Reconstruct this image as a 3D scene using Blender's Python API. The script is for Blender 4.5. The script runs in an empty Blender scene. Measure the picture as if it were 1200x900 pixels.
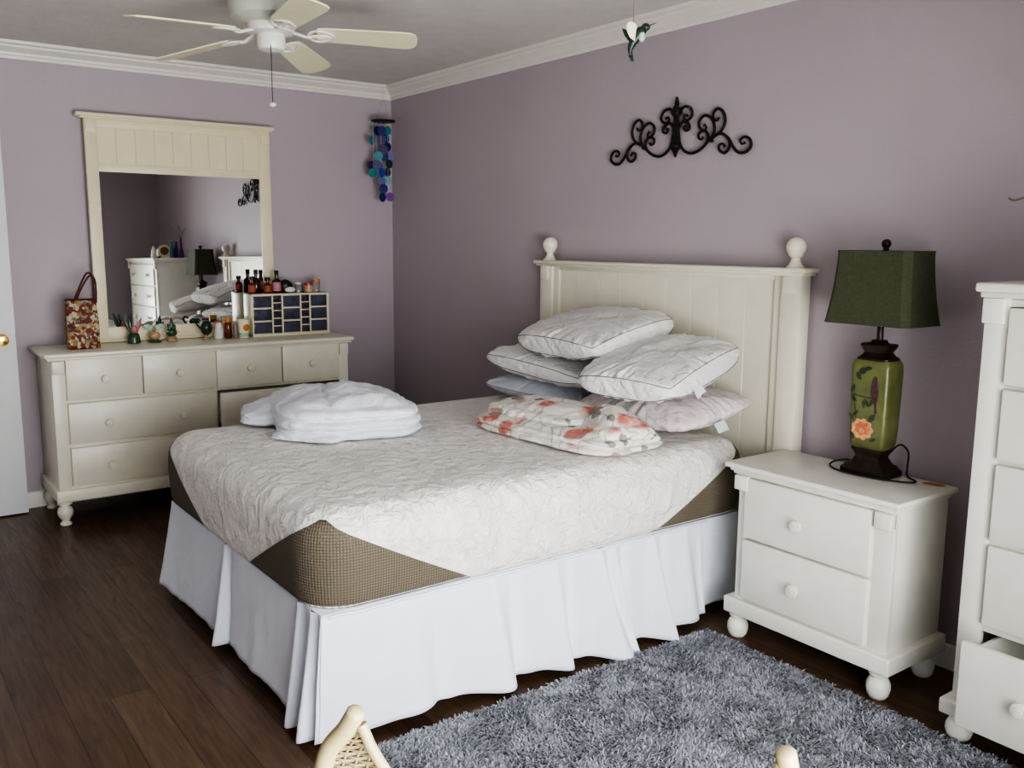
import bpy, bmesh, math, random
import numpy as np
from mathutils import Vector, Matrix, noise
random.seed(7)
PI = math.pi
C = bpy.context.scene.collection

# ------------------------------------------------------------------ helpers
class MB:
    def __init__(s): s.v = []; s.f = []
    def add(s, vs, fs):
        b = len(s.v); s.v += [tuple(p) for p in vs]; s.f += [tuple(i + b for i in f) for f in fs]; return s
    def box(s, x0, x1, y0, y1, z0, z1, bev=0.003, seg=2, mat=None):
        bm = bmesh.new(); bmesh.ops.create_cube(bm, size=1)
        for v in bm.verts:
            v.co = Vector(((x0 + x1) / 2 + v.co.x * (x1 - x0), (y0 + y1) / 2 + v.co.y * (y1 - y0), (z0 + z1) / 2 + v.co.z * (z1 - z0)))
        b = min(bev, abs(x1 - x0) * .45, abs(y1 - y0) * .45, abs(z1 - z0) * .45)
        if b > 0: bmesh.ops.bevel(bm, geom=bm.edges[:], offset=b, segments=seg, profile=.5, affect='EDGES')
        if mat is not None: bm.transform(mat)
        bm.verts.index_update()
        s.add([v.co[:] for v in bm.verts], [[v.index for v in f.verts] for f in bm.faces]); bm.free(); return s
    def lathe(s, prof, c=(0, 0, 0), axis='z', seg=24):
        vs = []; fs = []; n = len(prof)
        for i in range(seg):
            a = 2 * PI * i / seg
            for r, h in prof:
                r = max(r, 1e-4); p = (r * math.cos(a), r * math.sin(a), h)
                if axis == 'x': p = (p[2], p[0], p[1])
                elif axis == '-y': p = (p[0], -p[2], p[1])
                vs.append((c[0] + p[0], c[1] + p[1], c[2] + p[2]))
        for i in range(seg):
            j = (i + 1) % seg
            for k in range(n - 1): fs.append((i * n + k, j * n + k, j * n + k + 1, i * n + k + 1))
        fs.append([i * n for i in range(seg)][::-1]); fs.append([i * n + n - 1 for i in range(seg)])
        return s.add(vs, fs)
    def tube(s, path, r, seg=8, closed=False, flat=1.0):
        P = [Vector(p) for p in path]; n = len(P); R = r if isinstance(r, (list, tuple)) else [r] * n
        vs = []; fs = []; up = None
        for i in range(n):
            if closed: t = P[(i + 1) % n] - P[i - 1]
            else: t = P[min(i + 1, n - 1)] - P[max(i - 1, 0)]
            t.normalize()
            if up is None:
                up = Vector((0, 0, 1)) if abs(t.z) < .9 else Vector((1, 0, 0))
            a = t.cross(up)
            if a.length < 1e-6: a = t.cross(Vector((0, 1, 0)))
            a.normalize(); up = a.cross(t).normalized(); b = up
            for k in range(seg):
                th = 2 * PI * k / seg
                vs.append(P[i] + a * (R[i] * math.cos(th)) + b * (R[i] * flat * math.sin(th)))
        m = n if closed else n - 1
        for i in range(m):
            j = (i + 1) % n
            for k in range(seg): fs.append((i * seg + k, i * seg + (k + 1) % seg, j * seg + (k + 1) % seg, j * seg + k))
        if not closed:
            fs.append(list(range(seg))[::-1]); fs.append([(n - 1) * seg + k for k in range(seg)])
        return s.add(vs, fs)
    def grid(s, fn, nu, nv, cu=False, cv=False):
        vs = [fn(i, j) for i in range(nu) for j in range(nv)]; fs = []
        for i in range(nu if cu else nu - 1):
            for j in range(nv if cv else nv - 1):
                a, b = (i + 1) % nu, (j + 1) % nv
                fs.append((i * nv + j, a * nv + j, a * nv + b, i * nv + b))
        return s.add(vs, fs)
    def poly(s, pts): return s.add(pts, [list(range(len(pts)))])
    def prism(s, pts, d):
        n = len(pts); d = Vector(d); q = [Vector(p) for p in pts]
        fs = [list(range(n))[::-1], [n + i for i in range(n)]] + [(i, (i + 1) % n, n + (i + 1) % n, n + i) for i in range(n)]
        return s.add([p[:] for p in q] + [(p + d)[:] for p in q], fs)
    def ell(s, c, rx, ry, rz, nu=20, nv=12, rot=None):
        vs = []
        for i in range(nu):
            for j in range(nv + 1):
                a = 2 * PI * i / nu; b = -PI / 2 + PI * j / nv
                p = Vector((rx * math.cos(b) * math.cos(a), ry * math.cos(b) * math.sin(a), rz * math.sin(b)))
                if rot is not None: p = rot @ p
                vs.append(p + Vector(c))
        fs = [(i * (nv + 1) + j, ((i + 1) % nu) * (nv + 1) + j, ((i + 1) % nu) * (nv + 1) + j + 1, i * (nv + 1) + j + 1) for i in range(nu) for j in range(nv)]
        return s.add(vs, fs)

def wloc(o):
    p = Vector((0, 0, 0))
    while o is not None: p += o.location; o = o.parent
    return p
def obj(name, mb, mat, parent=None, local=False, recalc=True, sharp=40, smooth=True):
    off = wloc(parent) if (parent is not None and not local) else Vector((0, 0, 0))
    me = bpy.data.meshes.new(name)
    me.from_pydata([(v[0] - off.x, v[1] - off.y, v[2] - off.z) for v in mb.v], [], mb.f)
    if recalc:
        bm = bmesh.new(); bm.from_mesh(me); bmesh.ops.remove_doubles(bm, verts=bm.verts, dist=1e-6)
        bmesh.ops.recalc_face_normals(bm, faces=bm.faces); bm.to_mesh(me); bm.free()
    if smooth:
        me.shade_smooth()
        if sharp: me.set_sharp_from_angle(angle=math.radians(sharp))
    if mat is not None: me.materials.append(mat)
    o = bpy.data.objects.new(name, me); C.objects.link(o)
    if parent is not None: o.parent = parent
    return o
def tag(o, label, cat, group=None, kind=None):
    o['label'] = label; o['category'] = cat
    if group: o['group'] = group
    if kind: o['kind'] = kind
    return o
def thing(name, label, cat, loc=(0, 0, 0), group=None, rot=None):
    o = bpy.data.objects.new(name, None); C.objects.link(o); o.location = loc
    if rot: o.rotation_euler = rot
    o.empty_display_size = .05
    return tag(o, label, cat, group)
def struct(name, mb, mat, parent=None, **k):
    o = obj(name, mb, mat, parent, **k)
    if parent is None: o['kind'] = 'structure'
    return o
def spline(pts, n=8):
    P = [Vector(p) for p in pts]; out = []
    for i in range(len(P) - 1):
        p0 = P[max(i - 1, 0)]; p1 = P[i]; p2 = P[i + 1]; p3 = P[min(i + 2, len(P) - 1)]
        for k in range(n):
            t = k / n
            out.append(.5 * ((2 * p1) + (p2 - p0) * t + (2 * p0 - 5 * p1 + 4 * p2 - p3) * t * t + (3 * p1 - p0 - 3 * p2 + p3) * t ** 3))
    out.append(P[-1]); return out
def ns(x, y=0., z=0.): return noise.noise(Vector((x, y, z)))

# ------------------------------------------------------------------ materials
class NT:
    def __init__(s, name):
        s.m = bpy.data.materials.new(name); s.m.use_nodes = True; s.t = s.m.node_tree; s.n = s.t.nodes
        s.b = s.n['Principled BSDF']
    def new(s, typ, **kw):
        n = s.n.new(typ)
        for k, v in kw.items():
            if k in n.inputs: n.inputs[k].default_value = v
            else: setattr(n, k, v)
        return n
    def link(s, a, b): s.t.links.new(a, b)
    def set(s, **kw):
        for k, v in kw.items(): s.b.inputs[k.replace('_', ' ')].default_value = v
    def coord(s, scale=(1, 1, 1), out='Object', rot=(0, 0, 0)):
        tc = s.new('ShaderNodeTexCoord'); mp = s.new('ShaderNodeMapping'); mp.inputs['Scale'].default_value = scale; mp.inputs['Rotation'].default_value = rot
        s.link(tc.outputs[out], mp.inputs['Vector']); return mp.outputs['Vector']
    def noise(s, vec, scale, detail=3., rough=.5, dist=0.):
        n = s.new('ShaderNodeTexNoise'); n.inputs['Scale'].default_value = scale; n.inputs['Detail'].default_value = detail
        n.inputs['Roughness'].default_value = rough; n.inputs['Distortion'].default_value = dist
        s.link(vec, n.inputs['Vector']); return n
    def ramp(s, fac, stops, interp='LINEAR'):
        r = s.new('ShaderNodeValToRGB'); r.color_ramp.interpolation = interp; e = r.color_ramp.elements
        while len(e) < len(stops): e.new(.5)
        for el, (p, c) in zip(e, stops): el.position = p; el.color = (*c, 1) if len(c) == 3 else c
        s.link(fac, r.inputs['Fac']); return r.outputs['Color']
    def mix(s, fac, a, b, mode='MIX'):
        m = s.new('ShaderNodeMix'); m.data_type = 'RGBA'; m.blend_type = mode
        for sk, v in ((0, fac), (6, a), (7, b)):
            if hasattr(v, 'is_linked') or hasattr(v, 'links'): s.link(v, m.inputs[sk])
            else: m.inputs[sk].default_value = v if sk == 0 else (*v, 1)
        return m.outputs[2]
    def math(s, op, a, b=0., clamp=False):
        m = s.new('ShaderNodeMath'); m.operation = op; m.use_clamp = clamp
        for i, v in enumerate((a, b)):
            if hasattr(v, 'links'): s.link(v, m.inputs[i])
            else: m.inputs[i].default_value = v
        return m.outputs[0]
    def bump(s, h, strength=.2, dist=.01):
        b = s.new('ShaderNodeBump'); b.inputs['Strength'].default_value = strength; b.inputs['Distance'].default_value = dist
        s.link(h, b.inputs['Height']); s.link(b.outputs['Normal'], s.b.inputs['Normal'])
    def color(s, c): s.link(c, s.b.inputs['Base Color'])

def simple(name, col, rough=.5, metal=0., var=.06, scale=12., bump=0., bscale=60., spec=None, sheen=0.):
    t = NT(name); t.set(Roughness=rough, Metallic=metal)
    if spec is not None: t.b.inputs['Specular IOR Level'].default_value = spec
    if sheen: t.b.inputs['Sheen Weight'].default_value = sheen
    v = t.coord(); n = t.noise(v, scale, 4.)
    lo = tuple(c * (1 - var) for c in col); hi = tuple(min(1, c * (1 + var)) for c in col)
    t.color(t.ramp(n.outputs['Fac'], [(.3, lo), (.7, hi)]))
    if bump: t.bump(t.noise(v, bscale, 3.).outputs['Fac'], bump, .004)
    return t.m

cream = simple('cream_paint', (.74, .71, .585), .34, var=.03, bump=.03, bscale=25)
cream_white = simple('soft_white_paint', (.73, .72, .65), .34, var=.03, bump=.03, bscale=25)
cream_warm = simple('warm_cream_paint', (.74, .67, .47), .42, var=.03, bump=.03, bscale=25)
white_paint = simple('white_trim_paint', (.74, .72, .66), .4, var=.02)
door_paint = simple('white_door_paint', (.72, .73, .74), .4, var=.02)
dark_gap = simple('drawer_inside', (.30, .25, .19), .7)
wall_m = NT('mauve_wall_paint')
wall_m.set(Roughness=.62); v = wall_m.coord(); n = wall_m.noise(v, 1.3, 5.)
wall_m.color(wall_m.ramp(n.outputs['Fac'], [(.3, (.43, .372, .405)), (.7, (.455, .397, .43))]))
wall_m.bump(wall_m.noise(v, 55, 4., .6).outputs['Fac'], .22, .006); wall_m = wall_m.m
ceil_m = simple('ceiling_paint', (.66, .64, .62), .8, var=.04, bump=.35, bscale=45)
brass = simple('polished_brass', (.80, .52, .16), .18, metal=1., var=.02)
iron = simple('dark_wrought_iron', (.022, .018, .016), .45, metal=.3, var=.2)
bronze = simple('dark_bronze', (.035, .022, .016), .38, metal=.4, var=.3, scale=25, bump=.3, bscale=90)
white_metal = simple('white_enamel', (.74, .72, .68), .3, var=.02)
blade_m = simple('cream_fan_blade', (.74, .71, .50), .4, var=.03)
shaded_housing_m = simple('shaded_housing_enamel', (.52, .54, .48), .3, var=.03)  # white enamel with its grey-green shadow tint put into the colour

t = NT('oak_laminate_planks'); t.set(Roughness=.36)
v = t.coord()
br = t.new('ShaderNodeTexBrick'); br.offset = .37; br.offset_frequency = 2
for k, val in (('Scale', 1.), ('Mortar Size', .0016), ('Mortar Smooth', .2), ('Bias', 0.), ('Brick Width', 1.25), ('Row Height', .128)): br.inputs[k].default_value = val
br.inputs['Color1'].default_value = (.0, .0, .0, 1); br.inputs['Color2'].default_value = (1, 1, 1, 1); br.inputs['Mortar'].default_value = (.5, .5, .5, 1)
t.link(v, br.inputs['Vector'])
gv = t.coord((1.3, 16, 1)); gn = t.noise(gv, 3.2, 8., .62, .8)
base = t.ramp(br.outputs['Color'], [(0, (.100, .060, .037)), (1, (.150, .096, .062))])
grain = t.ramp(gn.outputs['Fac'], [(.3, (.62, .58, .55)), (.7, (1.15, 1.12, 1.1))])
col = t.mix(1., base, grain, 'MULTIPLY')
t.color(t.mix(br.outputs['Fac'], col, (.035, .018, .011)))
t.bump(gn.outputs['Fac'], .06, .002)
rr = t.ramp(gn.outputs['Fac'], [(.3, (.44,) * 3), (.7, (.32,) * 3)]); t.link(rr, t.b.inputs['Roughness'])
floor_m = t.m

def cloth(name, col, wr=.25, scale=7., rough=.85, weave=.15):
    t = NT(name); t.set(Roughness=rough); t.b.inputs['Sheen Weight'].default_value = .15
    v = t.coord(); n1 = t.noise(v, scale, 5., .55, 1.2); n2 = t.noise(v, 420, 2.)
    t.color(t.ramp(n1.outputs['Fac'], [(.25, tuple(c * .95 for c in col)), (.75, col)]))
    h = t.math('ADD', n1.outputs['Fac'], t.math('MULTIPLY', n2.outputs['Fac'], weave * .2))
    t.bump(h, wr, .03); return t.m
pillow_white = cloth('white_cotton_ticking', (.76, .75, .74), .6, 15)
pillow_blue = cloth('pale_blue_cotton', (.66, .70, .78), .35, 16)
comforter_m = cloth('white_comforter_cotton', (.76, .775, .84), .6, 9)
skirt_m = cloth('white_skirt_cotton', (.73, .76, .84), .22, 6)
lining = cloth('grey_box_spring_ticking', (.45, .44, .43), .1)
piping_m = simple('navy_piping', (.10, .105, .14), .8)
grey_piping = simple('grey_piping', (.25, .25, .28), .8)
tagm = simple('white_tag_fabric', (.75, .76, .78), .8)
tag_blue = simple('blue_grey_print', (.20, .21, .32), .8)
tag_teal = simple('pale_teal_tag_fabric', (.56, .64, .61), .8)

t = NT('white_quilted_knit'); t.set(Roughness=.9); t.b.inputs['Sheen Weight'].default_value = .2
v = t.coord(); nz = t.noise(v, 9, 2.)
vv = t.new('ShaderNodeVectorMath'); vv.operation = 'MULTIPLY_ADD'; t.link(nz.outputs['Color'], vv.inputs[0]); vv.inputs[1].default_value = (.12,) * 3; t.link(v, vv.inputs[2])
vo = t.new('ShaderNodeTexVoronoi'); vo.feature = 'SMOOTH_F1'; vo.inputs['Scale'].default_value = 19; t.link(vv.outputs[0], vo.inputs['Vector'])
wv = t.noise(vv.outputs[0], 26, 3., .6, 2.)
h = t.math('ADD', t.math('MULTIPLY', vo.outputs['Distance'], -1.), t.math('MULTIPLY', wv.outputs['Fac'], .8))
t.bump(h, .9, .02)
t.color(t.ramp(nz.outputs['Fac'], [(.3, (.78, .755, .715)), (.7, (.82, .795, .755))])); quilt_m = t.m

t = NT('tan_waffle_knit'); t.set(Roughness=.92)
uv = t.coord(out='UV'); ck = t.new('ShaderNodeTexChecker'); ck.inputs['Scale'].default_value = 1
wx = t.new('ShaderNodeTexWave'); wx.inputs['Scale'].default_value = 36; wx.bands_direction = 'X'; t.link(uv, wx.inputs['Vector'])
wy = t.new('ShaderNodeTexWave'); wy.inputs['Scale'].default_value = 36; wy.bands_direction = 'Y'; t.link(uv, wy.inputs['Vector'])
hh = t.math('MULTIPLY', wx.outputs['Fac'], wy.outputs['Fac'])
t.color(t.ramp(hh, [(.0, (.105, .088, .062)), (.7, (.20, .170, .122))])); t.bump(hh, .5, .006); tan_m = t.m

# printed floral duvet
def floral(name, base, coral, grey, s1=7., s2=9., tan_=(.6, .36, .24)):
    t = NT(name); t.set(Roughness=.85)
    v = t.coord(); nz = t.noise(v, 7, 3.)
    w = t.new('ShaderNodeVectorMath'); w.operation = 'MULTIPLY_ADD'; t.link(nz.outputs['Color'], w.inputs[0]); w.inputs[1].default_value = (.09,) * 3; t.link(v, w.inputs[2]); w = w.outputs[0]
    def blobs(scale, r0, r1, keep, off=0., stretch=(1, 1, 1)):
        mp = t.new('ShaderNodeMapping'); mp.inputs['Scale'].default_value = stretch; mp.inputs['Location'].default_value = (off, off * .7, off * .3); t.link(w, mp.inputs['Vector'])
        vo = t.new('ShaderNodeTexVoronoi'); vo.inputs['Scale'].default_value = scale; t.link(mp.outputs['Vector'], vo.inputs['Vector'])
        m = t.ramp(vo.outputs['Distance'], [(r0, (1, 1, 1)), (r1, (0, 0, 0))])
        sp = t.new('ShaderNodeSeparateColor'); t.link(vo.outputs['Color'], sp.inputs['Color'])
        k = t.math('LESS_THAN', sp.outputs[0], keep + .12)
        return t.math('MULTIPLY', m, k)
    c = base if isinstance(base, tuple) else base
    leaf = blobs(s2, .30, .34, .5, 3.1, (1, 1.7, 1.2))
    c1 = t.mix(t.math('MULTIPLY', leaf, .85), c, grey)
    vo = t.new('ShaderNodeTexVoronoi'); vo.feature = 'DISTANCE_TO_EDGE'; vo.inputs['Scale'].default_value = 6.5; t.link(w, vo.inputs['Vector'])
    line = t.ramp(vo.outputs['Distance'], [(.012, (1, 1, 1)), (.03, (0, 0, 0))])
    c2 = t.mix(t.math('MULTIPLY', line, .4), c1, tuple(g * .6 for g in grey))
    tanb = blobs(s1 * 1.1, .15, .5, .35, 9.3)
    c3 = t.mix(t.math('MULTIPLY', tanb, .7), c2, tan_)
    fl = blobs(s1, .26, .44, .6, 0.)
    pet = t.noise(v, 38, 2.); fl2 = t.math('MULTIPLY', fl, t.ramp(pet.outputs['Fac'], [(.3, (.55,) * 3), (.55, (1,) * 3)]))
    c4 = t.mix(fl2, c3, coral)
    t.color(c4); t.bump(t.noise(v, 14, 4., .5, 1.).outputs['Fac'], .35, .03); return t.m
duvet_m = floral('floral_print_duvet', (.78, .75, .70), (.56, .18, .14), (.22, .205, .20), 9.0, 7.5)
pillow_floral = floral('faint_floral_cotton', (.72, .66, .66), (.60, .51, .53), (.58, .53, .54), 16, 22, (.66, .58, .58))

t = NT('floral_tote_fabric'); t.set(Roughness=.7)
v = t.coord(); vo = t.new('ShaderNodeTexVoronoi'); vo.inputs['Scale'].default_value = 64; nz = t.noise(v, 30, 3.)
w = t.new('ShaderNodeVectorMath'); w.operation = 'MULTIPLY_ADD'; t.link(nz.outputs['Color'], w.inputs[0]); w.inputs[1].default_value = (.03,) * 3; t.link(v, w.inputs[2]); t.link(w.outputs[0], vo.inputs['Vector'])
sp = t.new('ShaderNodeSeparateColor'); t.link(vo.outputs['Color'], sp.inputs['Color'])
t.color(t.ramp(sp.outputs[0], [(0, (.17, .028, .02)), (.26, (.30, .23, .13)), (.40, (.20, .035, .02)), (.52, (.42, .38, .27)), (.66, (.26, .18, .05)), (.76, (.10, .15, .11)), (.84, (.45, .40, .30)), (.93, (.06, .035, .025))], 'CONSTANT')); tote_m = t.m
leather = simple('dark_red_leather', (.09, .022, .018), .45)

mirror_m = simple('mirror_silvering', (.86, .88, .87), 0.01, metal=1., var=0.)
t = NT('green_linen_shade'); t.set(Roughness=.85); v = t.coord(); a = t.noise(t.coord((1, 1, 12)), 60, 3.); b = t.noise(t.coord((12, 12, 1)), 40, 3.)
hh = t.math('MULTIPLY', a.outputs['Fac'], b.outputs['Fac'])
t.color(t.ramp(hh, [(.12, (.040, .046, .024)), (.4, (.078, .088, .046))])); t.bump(hh, .2, .004); shade_m = t.m
t = NT('green_crackle_glaze'); t.set(Roughness=.28); v = t.coord(); nz = t.noise(v, 14, 5.)
t.color(t.ramp(nz.outputs['Fac'], [(.3, (.085, .10, .032)), (.7, (.17, .185, .068))])); glaze_m = t.m
paint_coral = simple('painted_coral', (.52, .16, .06), .35, var=.35, scale=60)
paint_peach = simple('painted_peach', (.62, .30, .14), .35, var=.3, scale=60)
paint_leaf = simple('painted_dark_leaf', (.035, .05, .025), .35, var=.4, scale=60)
paint_bird = simple('painted_dark_plum', (.07, .03, .04), .35, var=.4, scale=60)
cord_m = simple('black_cord', (.015, .014, .014), .5)
rattan = simple('pale_rattan', (.43, .36, .20), .4, var=.16, scale=14)
wicker = simple('woven_wicker', (.40, .32, .18), .55, var=.22, scale=40)
worn_m = simple('worn_bare_wood', (.45, .22, .10), .6, var=.2, scale=80)

t = NT('shaggy_rug_yarn'); t.set(Roughness=.85); t.b.inputs['Sheen Weight'].default_value = .3
geo = t.new('ShaderNodeNewGeometry'); v = t.coord(); nz = t.noise(v, 3.5, 3.)
f = t.math('ADD', t.math('MULTIPLY', geo.outputs['Random Per Island'], .6), t.math('MULTIPLY', nz.outputs['Fac'], .4))
t.color(t.ramp(f, [(.15, (.15, .156, .178)), (.5, (.28, .29, .325)), (.85, (.46, .475, .52))])); yarn_m = t.m
rug_back = simple('rug_backing', (.13, .13, .14), .95)

def glassy(name, col, rough=.08, alpha=None, trans=.6):
    t = NT(name); t.set(Roughness=rough); t.b.inputs['Transmission Weight'].default_value = trans
    nz = t.noise(t.coord(), 20); t.color(t.ramp(nz.outputs['Fac'], [(.3, tuple(c * .9 for c in col)), (.7, col)])); return t.m
amber = glassy('amber_glass', (.20, .045, .012), .1, trans=.35)
brown_glass = glassy('dark_brown_glass', (.05, .02, .012), .1, trans=.3)
clear_glass = glassy('clear_glass', (.80, .82, .80), .05, trans=.8)
purple_glass = glassy('purple_glass', (.20, .03, .32), .1, trans=.3)
blue_glass = glassy('blue_glass', (.05, .08, .22), .1, trans=.3)
teal_glass = glassy('teal_glass', (.12, .28, .36), .1, trans=.3)
drawer_plastic = simple('smoky_blue_plastic', (.070, .072, .105), .12, var=.3, scale=14)
drawer_dark = simple('smoky_dark_plastic', (.055, .04, .06), .14, var=.6, scale=60)
black = simple('black_plastic', (.012, .011, .011), .4)
red = simple('red_plastic', (.40, .03, .03), .35)
orange = simple('orange_plastic', (.55, .20, .04), .35)
pink_lab = simple('pink_label_paper', (.50, .22, .28), .6, var=.3, scale=60)
red_lab = simple('rust_label_paper', (.38, .09, .05), .6, var=.4, scale=80)
white_lab = simple('white_plastic', (.70, .68, .64), .45)
green_cer = simple('green_ceramic', (.04, .09, .045), .25, var=.4, scale=60)
pale_green = simple('pale_green_ceramic', (.36, .50, .40), .3, var=.3, scale=60)
tan_cer = simple('tan_ceramic', (.42, .28, .17), .35, var=.3, scale=60)
rose_cer = simple('rose_ceramic', (.45, .16, .17), .35, var=.3, scale=60)
dark_cer = simple('dark_teal_ceramic', (.03, .045, .04), .2, var=.5, scale=50)
taupe = simple('taupe_plastic', (.26, .20, .19), .35)
wood_brown = simple('brown_wood', (.22, .10, .04), .4, var=.3, scale=30)
twig_m = simple('pale_twig', (.20, .165, .105), .7)
cream_wing = simple('cream_ceramic', (.80, .76, .55), .3)
bird_green = simple('bottle_green_glaze', (.018, .04, .026), .35, var=.4, scale=80)

# ------------------------------------------------------------------ camera
cx, cy_, cz = 5.4684, -3.0163, 1.4641; yaw, pitch, roll, fpx = .9367, -.1547, .0076, 1065.68
F = Vector((-math.sin(yaw) * math.cos(pitch), math.cos(yaw) * math.cos(pitch), math.sin(pitch)))
r0 = Vector((math.cos(yaw), math.sin(yaw), 0)); u0 = r0.cross(F)
Rr = r0 * math.cos(roll) + u0 * math.sin(roll); U = u0 * math.cos(roll) - r0 * math.sin(roll)
cam = bpy.data.cameras.new('camera'); co = bpy.data.objects.new('camera', cam); C.objects.link(co)
cam.sensor_width = 36; cam.sensor_fit = 'HORIZONTAL'; cam.lens = fpx / 1200 * 36; cam.clip_start = .02
co.matrix_world = Matrix(((Rr.x, U.x, -F.x, cx), (Rr.y, U.y, -F.y, cy_), (Rr.z, U.z, -F.z, cz), (0, 0, 0, 1)))
bpy.context.scene.camera = co

# ------------------------------------------------------------------ room shell
XR, YF, ZC = 5.7, -4.6, 2.46; T = .12
struct('floor', MB().box(-T, XR + T, YF - T, T, -.1, 0, 0), floor_m)
struct('ceiling', MB().box(-T, XR + T, YF - T, T, ZC, ZC + .1, 0), ceil_m)
struct('wall_back', MB().box(-T, XR + T, 0, T, 0, ZC, 0), wall_m)
struct('wall_left', MB().box(-T, 0, YF, 0, 0, ZC, 0), wall_m)
WY0, WY1, WZ0, WZ1 = -3.10, -1.05, .10, 1.85
struct('wall_right', MB().box(XR, XR + T, YF, WY0, 0, ZC, 0).box(XR, XR + T, WY1, 0, 0, ZC, 0).box(XR, XR + T, WY0, WY1, 0, WZ0, 0).box(XR, XR + T, WY0, WY1, WZ1, ZC, 0), wall_m)
FX0, FX1, FZ0, FZ1 = 1.6, 3.4, .85, 2.05
struct('wall_front', MB().box(0, FX0, YF - T, YF, 0, ZC, 0).box(FX1, XR, YF - T, YF, 0, ZC, 0).box(FX0, FX1, YF - T, YF, 0, FZ0, 0).box(FX0, FX1, YF - T, YF, FZ1, ZC, 0), wall_m)
# windows: frame, mullion, glass
pane_t = NT('window_glass'); pane_t.set(Roughness=0.); pane_t.b.inputs['Transmission Weight'].default_value = 1.; pane_t.b.inputs['IOR'].default_value = 1.02
pane_m = pane_t.m
w = MB(); e = .05
w.box(XR + .03, XR + .09, WY0, WY1, WZ0, WZ0 + e).box(XR + .03, XR + .09, WY0, WY1, WZ1 - e, WZ1).box(XR + .03, XR + .09, WY0, WY0 + e, WZ0 + e, WZ1 - e).box(XR + .03, XR + .09, WY1 - e, WY1, WZ0 + e, WZ1 - e).box(XR + .03, XR + .09, -1.96, -1.91, WZ0 + e, WZ1 - e)
w1 = struct('window_1', w, white_paint); obj('pane', MB().box(XR + .055, XR + .06, WY0 + e, WY1 - e, WZ0 + e, WZ1 - e, 0), pane_m, w1)
w = MB()
w.box(FX0, FX1, YF - .09, YF - .03, FZ0, FZ0 + e).box(FX0, FX1, YF - .09, YF - .03, FZ1 - e, FZ1).box(FX0, FX0 + e, YF - .09, YF - .03, FZ0 + e, FZ1 - e).box(FX1 - e, FX1, YF - .09, YF - .03, FZ0 + e, FZ1 - e)
w2 = struct('added_fill_window', w, white_paint); obj('pane', MB().box(FX0 + e, FX1 - e, YF - .06, YF - .055, FZ0 + e, FZ1 - e, 0), pane_m, w2)  # unseen window added behind the camera to carry the fill light
# crown moulding and baseboards swept along the walls with mitred corners
crown = [(0, 2.378), (.008, 2.378), (.012, 2.392), (.018, 2.396), (.020, 2.408), (.040, 2.424), (.050, 2.430), (.053, 2.440), (.068, 2.446), (.072, 2.4599), (0, 2.4599)]
basep = [(0, .0), (.014, .0), (.014, .07), (.010, .082), (.004, .088), (0, .088)]
def sweep(prof, wall):
    m = MB(); n = len(prof)
    def pt(p, z, k):
        if wall == 'back': return ((p, -p, z), (XR - p, -p, z))[k]
        if wall == 'left': return ((p, -p, z), (p, YF + p, z))[k]
        if wall == 'right': return ((XR - p, -p, z), (XR - p, YF + p, z))[k]
        return ((p, YF + p, z), (XR - p, YF + p, z))[k]
    m.add([pt(p, z, k) for k in (0, 1) for p, z in prof], [list(range(n)), [n + i for i in range(n)]] + [(i, (i + 1) % n, n + (i + 1) % n, n + i) for i in range(n)])
    return m
for i, wl in enumerate(('back', 'left', 'right', 'front')):
    struct('trim_%d' % (i + 1), sweep(crown, wl), white_paint, sharp=25)
for wl in ('back', 'left', 'front'):
    struct('baseboard_' + wl, sweep(basep, wl), white_paint, sharp=25)
# open door leaf lying parallel to the left wall
d = struct('door_1', MB().box(.085, .122, -3.10, -2.305, .008, 2.045, .002), door_paint)
kn = obj('door_knob', MB().lathe([(.031, 0), (.031, .006), (.012, .012), (.011, .03), (.024, .042), (.029, .055), (.024, .066), (0, .07)], (.122, -2.372, .944), 'x', 28), brass, d); kn['label'] = 'round brass knob on the white door'
obj('latch', MB().box(.092, .115, -2.3065, -2.303, .915, .975, .001), brass, d)

# ------------------------------------------------------------------ furniture helpers
def knob(axis, c, parent, s=1.0, m=cream):
    pr = [(.009, 0), (.009, .010), (.012, .013), (.020, .016), (.0225, .022), (.021, .028), (.017, .030), (.0165, .0285), (.012, .0285), (.011, .032), (.005, .033), (.0, .033)]
    return obj('knob', MB().lathe([(r * s, h * s) for r, h in pr], c, axis, 24), m, parent)
bun = [(.020, 0), (.026, .002), (.034, .014), (.039, .034), (.038, .052), (.031, .068), (.024, .074), (.024, .080), (.033, .084), (.033, .105)]
tall_foot = [(.022, 0), (.027, .003), (.029, .012), (.024, .018), (.018, .024), (.022, .034), (.035, .052), (.039, .072), (.034, .092), (.023, .102), (.022, .108), (.036, .113), (.036, .132)]

# ---- nightstand
ns_ = thing('nightstand', 'white two drawer nightstand on bun feet with the green lamp on it', 'nightstand', (3.64, -.26, 0))
NB = -.084
obj('top', MB().box(3.297, 3.990, -.442, NB, .652, .672, .006, 3).box(3.312, 3.975, -.427, NB - .002, .640, .653, .004).box(3.322, 3.967, -.420, NB - .004, .630, .641, .003), cream_white, ns_)
obj('case', MB().box(3.346, 3.961, -.408, NB - .006, .12, .632, .002).box(3.345, 3.382, -.410, -.39, .121, .631, .002).box(3.896, 3.9625, -.410, -.39, .121, .631, .002), cream_white, ns_)
obj('base', MB().box(3.315, 3.990, -.437, NB - .001, .098, .158, .006, 3), cream_white, ns_)
for z0, z1, kz in ((.402, .626, .508), (.170, .395, .275)):
    dr = obj('drawer', MB().box(3.384, 3.893, -.431, -.399, z0, z1, .007, 2), cream_white, ns_); knob('-y', (3.626, -.431, kz), dr, 1.0, cream_white)
for x in (3.340, 3.903): obj('corner_block', MB().box(x, x + .0595, -.436, -.40, .575, .630, .005), cream_white, ns_)
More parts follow.
